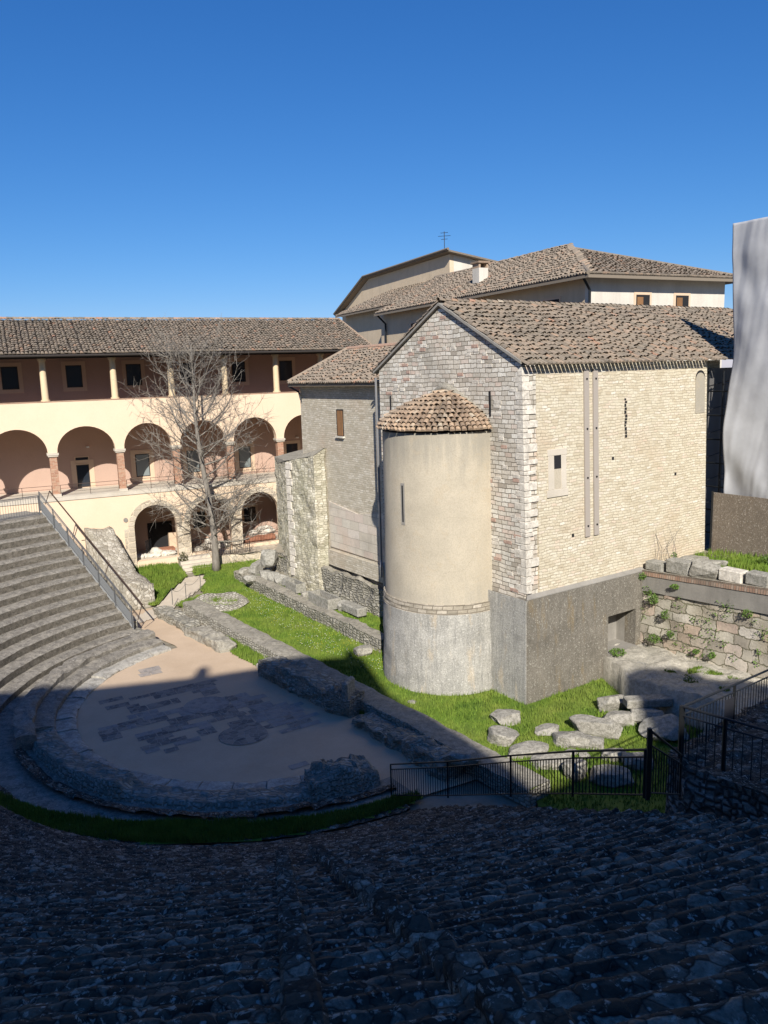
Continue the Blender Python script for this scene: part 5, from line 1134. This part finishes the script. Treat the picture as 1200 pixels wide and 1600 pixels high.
# fluted block and moulded slab in shade
def block(name, p, w_, d_, h_, rot, label, cat, mat, bev=.03, parts=None, group=None, tilt=0.):
    ca, sa = math.cos(rot), math.sin(rot); fr = lambda a, b, c: V3(p[0]+a*ca-b*sa, p[1]+a*sa+b*ca, p[2]+c+a*tilt)
    mb = MB(); mb.fbox(fr, -w_/2, w_/2, -d_/2, d_/2, 0, h_); o = mb.build(name, mat, None, bevel=bev)
    return tag(o, label, cat, group), fr
b, fr = block('moulded_slab', G(1012, 1102, .55), 1.5, .45, .28, .05, 'pale rectangular slab half lit, bridging two boulders', 'slab', m_rock)
fb_ = MB(); pb_ = G(1005, 1085, 0.05)
for i in range(9):
    fb_.tube([V3(pb_[0]-.45+i*.12, pb_[1], .1), V3(pb_[0]-.45+i*.12, pb_[1], 1.0)], .055, 6)
fb_.box((pb_[0]-.52, pb_[1]+.0, .1), (pb_[0]+.58, pb_[1]+.7, .99)); tag(fb_.build('fluted_block', m_rockd), 'dark fluted stone block standing in the shade below the ledge', 'block')
# white stone by stage front and leaning slab
rock(412, 1044, .05, .55, .4, .3, 'small bright white stone at the left end of the longest shaded ruin', 401, m_quoin, 0, 'stone', 'stone')
tag(block('leaning_slab', G(541, 1122, .0)+V3(.1, .2, .35), .22, .7, .95, -.4, 'x', 'slab', m_rock, .06, tilt=.0)[0], 'upright rounded slab leaning on the ruined pier of the stage front', 'slab')
# blocks on top of the retaining wall (t, length, h, kind)
rg = [(-.55, .75, .34, 'grey squared block at the church end of the retaining wall top', m_rockd), (-1.55, .95, .5, 'grey block second from the church on the retaining wall', m_rockd), (-2.55, 1.2, .68, 'largest rounded pale boulder on the retaining wall', m_rock), (-3.6, .85, .42, 'pale moulded block with grooved face on the retaining wall', m_quoin), (-4.55, .8, .42, 'grey moulded block near the right frame edge on the retaining wall', m_rockd), (-5.7, 1.3, .5, 'long grey slab at the right frame edge on the retaining wall', m_rock)]
for i, (t_, l_, h_, lb, mt) in enumerate(rg):
    p = W(6.15, t_, 3.84+.065*-t_)
    if i in (2, 5): rock(0, 0, 0, l_, .6, h_, lb, 420+i, mt, math.atan2(gd[1], gd[0]), 'block', 'stone_block', pos=p, group='blocks on the retaining wall', sharp=.55)
    else:
        o, fr = block('stone_block', p, l_, .5, h_, math.atan2(gd[1], gd[0]), lb, 'block', mt, .04, group='blocks on the retaining wall')
rock(0, 0, 0, 1.3, .7, .45, 'pale flat slab lying behind the wall blocks against the church', 431, m_rock, .6, 'block', 'stone_block', pos=W(7.6, -1.0, 3.9), sharp=.5); rock(0, 0, 0, 1., .6, .5, 'upright squared stone behind the wall blocks near the brown board', 432, m_rock, .2, 'block', 'stone_block', pos=W(7.2, -2.1, 4.0), sharp=.5)
# carved blocks along the rear wall
row = [(383, 898, .5, .45, .5, 'squared grey block at the far left end of the rear wall row'), (400, 897, .7, .5, .7, 'upright grey block second in the rear wall row'), (415, 905, .6, .5, .55, 'grey block with a broken top, third in the rear wall row'), (408, 884, .5, .4, .4, 'small grey block behind the start of the rear wall row'), (428, 908, .55, .5, .6, 'pointed grey fragment in the middle of the rear wall row'), (441, 912, .6, .5, .55, 'grey corner fragment before the curved trough'), (437, 893, .55, .5, .5, 'rounded grey stone behind the rear wall row'), (455, 897, .6, .45, .5, 'arched grey fragment behind the curved trough'), (474, 899, .5, .2, .75, 'thin upright slab leaning behind the curved trough'), (417, 880, .45, .4, .4, 'small rough stone at the top of the slope behind the row')]
for i, (px, py, w_, d_, h_, lb) in enumerate(row):
    rock(px, py, .62, w_*1.25, d_*1.2, h_*1.15, lb, 450+i, m_rockd if i % 3 else m_rock, .3+i*.7, 'block', 'carved_block', group='carved blocks on the rear wall', sharp=.6, cuts=8)
row2 = [(392, 908, .55, .4, .4, 'low grey block in front of the far left end of the rear wall row'), (424, 896, .6, .5, .5, 'pale block behind the broken topped block of the rear wall row'), (449, 914, .6, .45, .45, 'grey square fragment just left of the short trough'), (480, 933, .45, .4, .4, 'grey fragment between the two troughs'), (499, 912, .9, .5, .35, 'long pale fragment behind the ribbed slab'), (575, 934, .7, .5, .45, 'pale block on the shelf nearest the apse'), (548, 925, .6, .45, .4, 'rough grey block on the shelf behind the moulded beam'), (590, 952, .5, .4, .55, 'upright squared block against the apse base on the shelf')]
for i, (px, py, w_, d_, h_, lb) in enumerate(row2):
    rock(px, py, .66, w_*1.2, d_*1.1, h_*1.1, lb, 640+i, m_rock if i % 2 else m_rockd, .5+i*.9, 'block', 'carved_block', group='carved blocks on the rear wall', sharp=.6)
def trough(p, L, wd, h, rot, label, group):
    t = thing('stone_sarcophagus', label, 'sarcophagus', tuple(float(x) for x in p), group); ca, sa = math.cos(rot), math.sin(rot); fr = lambda a, b, c: V3(p[0]+a*ca-b*sa, p[1]+a*sa+b*ca, p[2]+c)
    mb = MB(); w_ = .09
    mb.fbox(fr, -L/2, L/2, -wd/2, -wd/2+w_, 0, h).fbox(fr, -L/2, L/2, wd/2-w_, wd/2, 0, h).fbox(fr, -L/2, -L/2+w_, -wd/2+w_, wd/2-w_, 0, h-.003).fbox(fr, L/2-w_, L/2, -wd/2+w_, wd/2-w_, 0, h-.003); mb.build('trough_wall', m_rockd, t)
    MB().fbox(fr, -L/2+w_, L/2-w_, -wd/2+w_, wd/2-w_, 0, .08).build('trough_floor', m_soil, t)
    return t
ra_ = math.atan2(*(r1_-r0_)[::-1])
trough(G(507, 945, .68), 1.9, .7, .5, ra_, 'open stone sarcophagus on the rear wall, the largest trough', None)
trough(G(462, 922, .68), 1.2, .55, .45, ra_, 'shorter open stone trough left of the large sarcophagus', None)
o, fr = block('moulded_beam', G(553, 958, .68), 1.5, .5, .4, ra_, 'long moulded stone beam at the right end of the rear wall row', 'block', m_rockd, .05); rock(536, 952, .66, .55, .5, .5, 'round stone between the sarcophagus and the moulded beam', 470, m_rockd, 0, 'block', 'carved_block')
o, fr = block('fluted_slab', G(520, 925, .7), 2.2, .8, .12, ra_, 'ribbed fallen stone slab behind the large sarcophagus', 'slab', m_rockd, .02)
rock(430, 853, 1.3, .8, .6, .9, 'big grey rounded stone leaning on the buttress foot', 480, m_rockd, 0, 'boulder', 'boulder', pos=V3(-6.3, 41.4, 1.5), sharp=.65)
# slope rubble in front of the buttress
sl_ = MB(); a_ = np.array([-7.9, 42.4]); b_ = np.array([-3.4, 37.2]); dd_ = (b_-a_)/np.linalg.norm(b_-a_); nn_ = np.array([-dd_[1], dd_[0]]); nn_ = nn_ if nn_@np.array([0, 1.]) > 0 else -nn_
S_, D_ = np.meshgrid(np.linspace(0, np.linalg.norm(b_-a_), 60), np.linspace(0, 3., 26), indexing='ij'); X = a_[0]+dd_[0]*S_+nn_[0]*D_; Y = a_[1]+dd_[1]*S_+nn_[1]*D_; nz2 = fbm(np.stack([X*1.6, Y*1.6, X*0], -1), 4, 61)
Z = .45+.42*D_+nz2*.16; sl_.grid(np.stack([X, Y, Z], -1)); struct(sl_.build('rubble_slope', m_soil, smooth=True))
# stones inside the ground arcade
ar = [(.35, .5, .3, 'small block on the sill of the left ground arch, left corner'), (.95, .9, .3, 'flat fragment beside the doorway in the left ground arch'), (1.35, .55, .62, 'curved marble fragment in the left ground arch'), (1.75, .6, .36, 'square fragment right of the curved marble one in the left ground arch'), (2.2, .6, .3, 'low fragment at the right jamb of the left ground arch'),
      (3.7, .9, .32, 'low block on the sill behind the tree trunk'), (4.6, .7, .9, 'tall carved fragment behind the tree trunk'), (5.3, .6, .5, 'rounded fragment at the right jamb of the middle ground arch'), (7.5, .6, .5, 'small fragment on the red box in the right ground arch'), (8.35, 1.1, .75, 'large pink white fragment in the right ground arch')]
for i, (s_, w_, h_, lb) in enumerate(ar):
    rock(0, 0, 0, w_, .5, h_, lb, 500+i, m_quoin, .5, 'fragment', 'marble_fragment', pos=FP(s_, 1.1+(.5 if s_ > 7 else 0), .96 if s_ < 7 else 1.35), group='marble fragments in the ground arcade', sharp=.6)
m_terra = plaster('terracotta board', (.34, .15, .09), (.4, .19, .12), .3, (.25, .12, .08))
tag(MB().fbox(FP, 1.5, 2.5, 1.3, 2., .95, 1.25).build('brick_base', m_terra), 'low red brick base holding fragments in the left ground arch', 'plinth')
tag(MB().fbox(FP, 6.5, 8.8, 1., 2.3, .95, 1.4).build('brick_base', m_terra), 'wide red brick base holding fragments in the right ground arch', 'plinth')
# low steps up to the arcade
st = thing('garden_steps', 'short flight of pale stone steps up to the ground arcade', 'steps', tuple(FP(3., -1, 0)))
for i in range(5): MB().fbox(FP, 2.35, 4.2, -1.9+i*.34, -.05, .2+i*.15, .36+i*.15).build('step', m_capital, st, bevel=.01)
lt = MB(); lt.fbox(FP, 4.2, 9.4, -1.5, -.04, .2, 1.02); tag(lt.build('arcade_terrace', m_stonep), 'low stone terrace with railings in front of the middle and right arches', 'terrace')
# iron railings before the arcade
rail_run('arcade_railing', [FP(4.3, -1.4, 1.02), FP(5.2, -1.45, 1.02), FP(6.4, -1.35, 1.03)], .8, 'dark iron railing on the terrace right behind the tree trunk', 'railing', m_iron, .12, (.08, .95), rr=.016, postw=.022)
rail_run('arcade_railing', [FP(6.45, .2, 1.2), FP(8.75, .2, 1.2)], .55, 'low iron railing across the right ground arch before the red base', 'railing', m_iron, .1, (.08, .95), rr=.014, postw=.018)
rail_run('arcade_railing', [FP(3.3, .2, 1.05), FP(4.4, .2, 1.05)], .8, 'iron railing across the middle ground arch left of the trunk', 'railing', m_iron, .1, (.08, .95), rr=.014, postw=.018)
rail_run('arcade_gate', [FP(.75, 1.1, .96), FP(1.15, 1.8, .96)], .95, 'open iron gate leaf standing inside the left ground arch', 'gate', m_iron, .08, (.06, .95), rr=.018, postw=.022)
# small shrub at steps
def weed(p, r_, h_, n, label, seed, cat='plant', name='weed_tuft', leaf=.05, mat=None):
    r = np.random.default_rng(seed); mb = MB(); t = thing(name, label, cat, tuple(float(x) for x in p))
    u_ = r.normal(0, 1, (n, 3)); u_ /= np.linalg.norm(u_, axis=1)[:, None]; c = np.array(p)+u_*np.array([r_, r_, h_/2])*(r.uniform(.2, 1, n)**.5)[:, None]+V3(0, 0, h_/2)
    for q in c:
        a = unit(r.normal(0, 1, 3)); b_ = unit(np.cross(a, r.normal(0, 1, 3))); s_ = leaf*r.uniform(.6, 1.4); mb.add([q-a*s_, q+b_*s_*.5, q+a*s_, q-b_*s_*.5], [(0, 1, 2, 3)])
    mb.build('leaves', mat or m_leaf, t, smooth='raw')
    sm_ = MB()
    for k_ in range(5): sm_.tube([np.array(p), np.array(p)+V3(r.normal(0, r_*.4), r.normal(0, r_*.4), h_*.8)], .006, 4)
    sm_.build('stem', m_bark, t); return t
weed(G(287, 884, .5), .3, .85, 260, 'small dark bush at the left side of the garden steps', 1, 'shrub', 'small_bush', .06, simple('dark bush leaf', (.07, .07, .025), .8))
# weeds on retaining wall / ledge
wd = [(W(5.75, -.15, 3.55), .3, .4, 'weed tuft at the church end of the brick course'), (W(5.7, -.75, 2.75), .32, .5, 'leafy weed high on the block wall near the plinth'), (W(5.65, -1.3, 2.3), .25, .5, 'leafy weed mid height on the block wall'), (W(5.6, -.9, 1.3), .35, .45, 'leafy weed at the wall foot beside the plinth recess'), (W(5.6, -1.6, 1.7), .2, .35, 'small weed growing from a wall joint above the ledge'), (W(5.75, -4.4, 3.1), .25, .4, 'hanging weed below the concrete band at the right'), (W(5.7, -2.6, 1.35), .2, .25, 'low weed at the wall foot, second along the ledge'), (W(5.7, -3.2, 1.35), .2, .3, 'low weed at the wall foot, third along the ledge'), (W(5.75, -1.6, 3.5), .25, .25, 'thin weed on the concrete band under the brick course'), (W(4.2, -.4, 1.0), .45, .35, 'leafy weed on the ledge in front of the plinth opening'), (W(3.75, -.6, .35), .35, .5, 'leafy weed at the corner of the ledge and plinth'), (W(9.1, -3.2, 4.1), .6, .6, 'tall green weeds against the brown board'), (W(7.2, -.5, 4.0), .2, .6, 'yellow green weed at the foot of the church side wall')]
for i, (p, r_, h_, lb) in enumerate(wd): weed(p-V3(0, 0, .05), r_*.7, h_*.75, int(230*r_/.3), lb, 600+i, leaf=.035)
lg = [W(4.2, -2, 0), W(3.6, -3.6, 0), W(3.9, -5.5, 0), W(5.2, -5., 0), W(5.2, -2, 0)]
lawn('grass', lg, lambda x, y: 1.08, 5000, .03, .09, 71, 'patchy grass growing on the stone ledge', .02, lambda x, y: float(vnoise(np.array([x*1.3, y*1.3, 2.]))) < .1, False)
# ivy and moss in the joints of the retaining wall and along wall feet
def climbers(name, label, pts, n, seed, leaf=.03):
    r = np.random.default_rng(seed); mb = MB()
    for c0, rad in pts:
        for _ in range(int(n*rad/.2)):
            q = c0+(sd*0+gd*r.normal(0, rad*.8)+V3(0, 0, r.normal(0, rad*.6)))-sd*r.uniform(.02, .08); a = unit(r.normal(0, 1, 3)); b_ = unit(np.cross(a, r.normal(0, 1, 3))); s_ = leaf*r.uniform(.5, 1.5)
            mb.add([q-a*s_, q+b_*s_*.6, q+a*s_, q-b_*s_*.6], [(0, 1, 2, 3)])
    return tag(mb.build(name, m_leaf, smooth='raw'), label, 'moss', kind='stuff')
rc = np.random.default_rng(5); climbers('moss', 'mossy weeds creeping along the joints of the retaining wall', [(W(5.84, t_, z_+.06*-t_), rc.uniform(.06, .2)) for t_, z_ in zip(-rc.uniform(.1, 7, 46), rc.choice([1.1, 1.3, 1.7, 2.0, 2.35, 2.7, 3.05], 46))], 34, 8)
# bare stems weed above retaining wall
bs = MB(); p = W(7.0, -.25, 4.)
for k_ in range(5): q = p+V3(rng.normal(0, .3), rng.normal(0, .1), 0); bs.tube([q, q+V3(rng.normal(0, .1), 0, .5), q+V3(rng.normal(0, .3), 0, 1.1+rng.random()*.5)], [.015, .01, .005], 4)
tag(bs.build('dry_stalks', m_bark), 'dry leafless stalks growing at the foot of the church side wall', 'plant')
# wildflowers
fl = MB(); fl2 = MB(); q = scatter([V3(*G(x, y, .12)) for x, y in ((360, 930), (400, 915), (600, 1010), (600, 1060), (470, 1010))], 700, 91)
for k_, (x, y) in enumerate(q):
    c = V3(x, y, .2+rng.random()*.05); s_ = .018; tgt = fl if (k_ % 3) else fl2; tgt.add([c+V3(-s_, 0, 0), c+V3(0, -s_, .01), c+V3(s_, 0, 0), c+V3(0, s_, .01)], [(0, 1, 2, 3)])
tag(fl.build('daisies', simple('white petals', (.75, .75, .68), .8), smooth='raw'), 'tiny white daisies scattered over the court lawn', 'flowers', kind='stuff')
tag(fl2.build('dandelions', simple('yellow petals', (.75, .6, .04), .8), smooth='raw'), 'tiny yellow flowers scattered over the court lawn', 'flowers', kind='stuff')
# path posts with chain
for i, (px, py, lb) in enumerate([(270, 945, 'thin path post nearest the stage wall'), (291, 936, 'thin path post in the middle of the gravel path'), (314, 922, 'thin path post farthest along the path')]):
    p = G(px, py, .2); MB_ = MB(); MB_.tube([p, p+V3(0, 0, .85)], .018, 6); MB_.tube([p+V3(0, 0, .85), p+V3(0, 0, .88)], .028, 6); tag(MB_.build('path_post', m_grey), lb, 'post', 'thin posts along the path')
cm = MB(); pp_ = [G(270, 945, .2), G(291, 936, .2), G(314, 922, .2)]
for a, b in zip(pp_[:-1], pp_[1:]): cm.tube([a*(1-f)+b*f+V3(0, 0, .8-.9*f*(1-f)) for f in np.linspace(0, 1, 9)], .01, 4)
tag(cm.build('path_chain', m_grey), 'slack chain hanging between the thin path posts', 'chain')

# ---------------- fences
def on_cav(r, a, dz=0.): return PO(r, a, max(0., (r-RS)/TREAD*RISE)+dz)
fpts = [V3(-.03, 19.7, .06), V3(1.33, 17.45, 1.3), V3(2.4, 14.75, 2.85), V3(3.09, 12.45, 4.15), V3(3.66, 10.55, 5.2)]
rail_run('edge_fence', fpts, [.97, .94, .9, .84, .76], 'long black iron fence along the right cut edge of the seating', 'fence', m_iron, .115, (.06, .84), rr=.02, postw=.024)
def gate_post(p, h, lb, r=.028): return tag(MB().box((p[0]-r, p[1]-r, p[2]), (p[0]+r, p[1]+r, p[2]+h)).build('gate_post', m_iron), lb, 'post')
gp_ = V3(3.78, 10.75, 5.05); P1_ = V3(5.42, 13.75, 4.0); P2_ = V3(6.5, 12.5, 4.05); P3_ = V3(9.1, 17.5, 3.25)
gate_post(gp_, 1.13, 'square iron gate post at the right end of the long fence')
rail_run('walkway_railing', [gp_+V3(.06, .08, .0), G(1062, 1245, 4.3)], [1.05, .76], 'short sloping iron railing between the gate post and the walkway corner', 'railing', m_iron, .14, (.06, .78), rr=.02, postw=.02)
rail_run('walkway_railing', [P1_, (P1_+P2_)/2, P2_], 1.15, 'near iron railing of the walkway running towards the right edge', 'railing', m_iron, .15, (.06, .84), rr=.024, postw=.04)
rail_run('walkway_railing', [P1_+V3(.06, .06, 0), (P1_+P3_)/2, P3_, P3_+(P3_-P1_)*.8], 1.12, 'far iron railing of the walkway rising to the right edge', 'railing', m_iron, .16, (.06, .84), rr=.024, postw=.03)
sg = MB(); c_ = (P1_*.55+P3_*.45)+V3(0, 0, .35); dd = unit(P3_-P1_); sg.prism([c_-dd*.25, c_+dd*.25, c_+dd*.25+V3(0, 0, .5), c_-dd*.25+V3(0, 0, .5)], np.cross(dd, [0, 0, 1])*.01+V3(.0, -.0, 0)); tag(sg.build('notice_board', simple('dark notice board', (.03, .03, .035), .4)), 'small dark notice board fixed to the far walkway railing', 'sign')
# left seating rails
tl = PO(RS+14*TREAD-.3, A0+.6, 14*RISE); top_pts = [PO(RS+14*TREAD-.1, a, 14*RISE-.02) for a in (A0+.8, 144, 151, 159)]
rail_run('seating_railing', top_pts, 1.05, 'grey railing with thin bars along the top of the left seating', 'railing', m_grey, .13, (.1, .93), rr=.022, postw=.03)
sp_ = [on_cav(RS+.3+i*1.38, A0+.6, .28) for i in range(7)]
sr = rail_run('stair_railing', sp_, 1.0, 'sloping grey railing with mesh panel down the cut edge of the left seating', 'railing', m_grey, .1, (.12, .9), rr=.022, postw=.026, bar_r=.006)
hr = MB(); off = V3(math.cos(math.radians(A0-90)), math.sin(math.radians(A0-90)), 0)*.55
hr.tube([p+off+V3(0, 0, .95) for p in sp_]+[], .035, 8); 
for p in sp_[::2]: hr.tube([p+off*.5+V3(0, 0, .3), p+off+V3(0, 0, .95)], .02, 6)
tag(hr.build('stair_handrail', m_rust), 'brown outer handrail parallel to the mesh railing of the left seating', 'railing')
ms = MB(); 
for i in range(6): a, b = sp_[i], sp_[i+1]; ms.prism([a+off*.06+V3(0, 0, -.1), b+off*.06+V3(0, 0, -.1), b+off*.06+V3(0, 0, .55), a+off*.06+V3(0, 0, .55)], off*.03)
ms.build('mesh_panel', simple('fine grey mesh panel', (.3, .31, .31), .6, 0.), sr)

# ---------------- tree
def tree():
    base = G(338, 888, .55); t = thing('bare_tree', 'tall leafless grey tree in front of the arcaded loggia', 'tree', tuple(float(x) for x in base))
    r = random.Random(12); H = 12.6; lean = lambda h: V3(-.055*h+.12*math.sin(h*.6), 0, 0)
    tr = MB(); pts = [base+V3(0, 0, h)+lean(h)-lean(0) for h in np.linspace(-.1, H, 24)]
    tr.tube(pts, [.2*(1-(i/23.))**.8+.012+(.07 if i == 0 else 0) for i in range(24)], 10); 
    limbs = MB(); tw = MB(); NV = lambda: V3(r.gauss(0, 1), r.gauss(0, 1), r.gauss(0, 1))
    def grow(mb, p, d, L, r0, segs, up, wob, seg=5):
        P = [p]; d = unit(d)
        for i in range(segs): d = unit(d+V3(0, 0, up)/segs+NV()*wob); P.append(P[-1]+d*L/segs)
        mb.tube(P, [r0*(1-.8*i/segs) for i in range(segs+1)], seg, False); return P
    for k in range(50):
        h = 1.6+(H-2.4)*(k/50.)+r.uniform(-.15, .15); az = k*2.4+r.uniform(-.4, .4); f = (h-2.)/(H-2)
        L = float(np.interp(h, [1.5, 4, 7, 9, 11, 12.6], [3.4, 4.0, 4.3, 3.8, 2.8, 1.5]))*r.uniform(.75, 1.1)
        el = r.uniform(-.1, .4) if h < 5 else (r.uniform(.15, .7) if h < 9 else r.uniform(.5, 1.05))
        d = V3(math.cos(az)*math.cos(el), math.sin(az)*math.cos(el)*.8, math.sin(el)); big = k % 6 == 3
        P = grow(limbs, base+V3(0, 0, h)+lean(h)-lean(0), d, L*(1.1 if big else 1), .05*(1-.5*f)*(1.5 if big else 1), 8, .5 if h > 5 else .25, .1)
        for j in range(1, 9):
            for m_ in range(2):
                dd = unit(P[min(j, 8)]-P[j-1]); q = P[j]; nd = unit(dd*.9+NV()*.6+V3(0, 0, .1)); L2 = r.uniform(.8, 1.9)*(1.15-.06*j)
                Q = grow(tw, q, nd, L2, .014, 5, r.uniform(-.2, .6), .12, 3)
                for m2 in range(3):
                    q2 = Q[r.randint(1, 5)]; grow(tw, q2, unit(nd+NV()*.7), L2*r.uniform(.35, .75), .009, 4, r.uniform(-.3, .6), .14, 3)
    tr.build('trunk', m_bark, t, smooth=True); limbs.build('limbs', m_bark, t, smooth=True); tw.build('crown_twigs', m_bark, t, smooth='raw')
tree()
# distant tree crown peeping above the loggia roof
for o in list(bpy.data.objects):
    if '_base' in o: del o['_base']
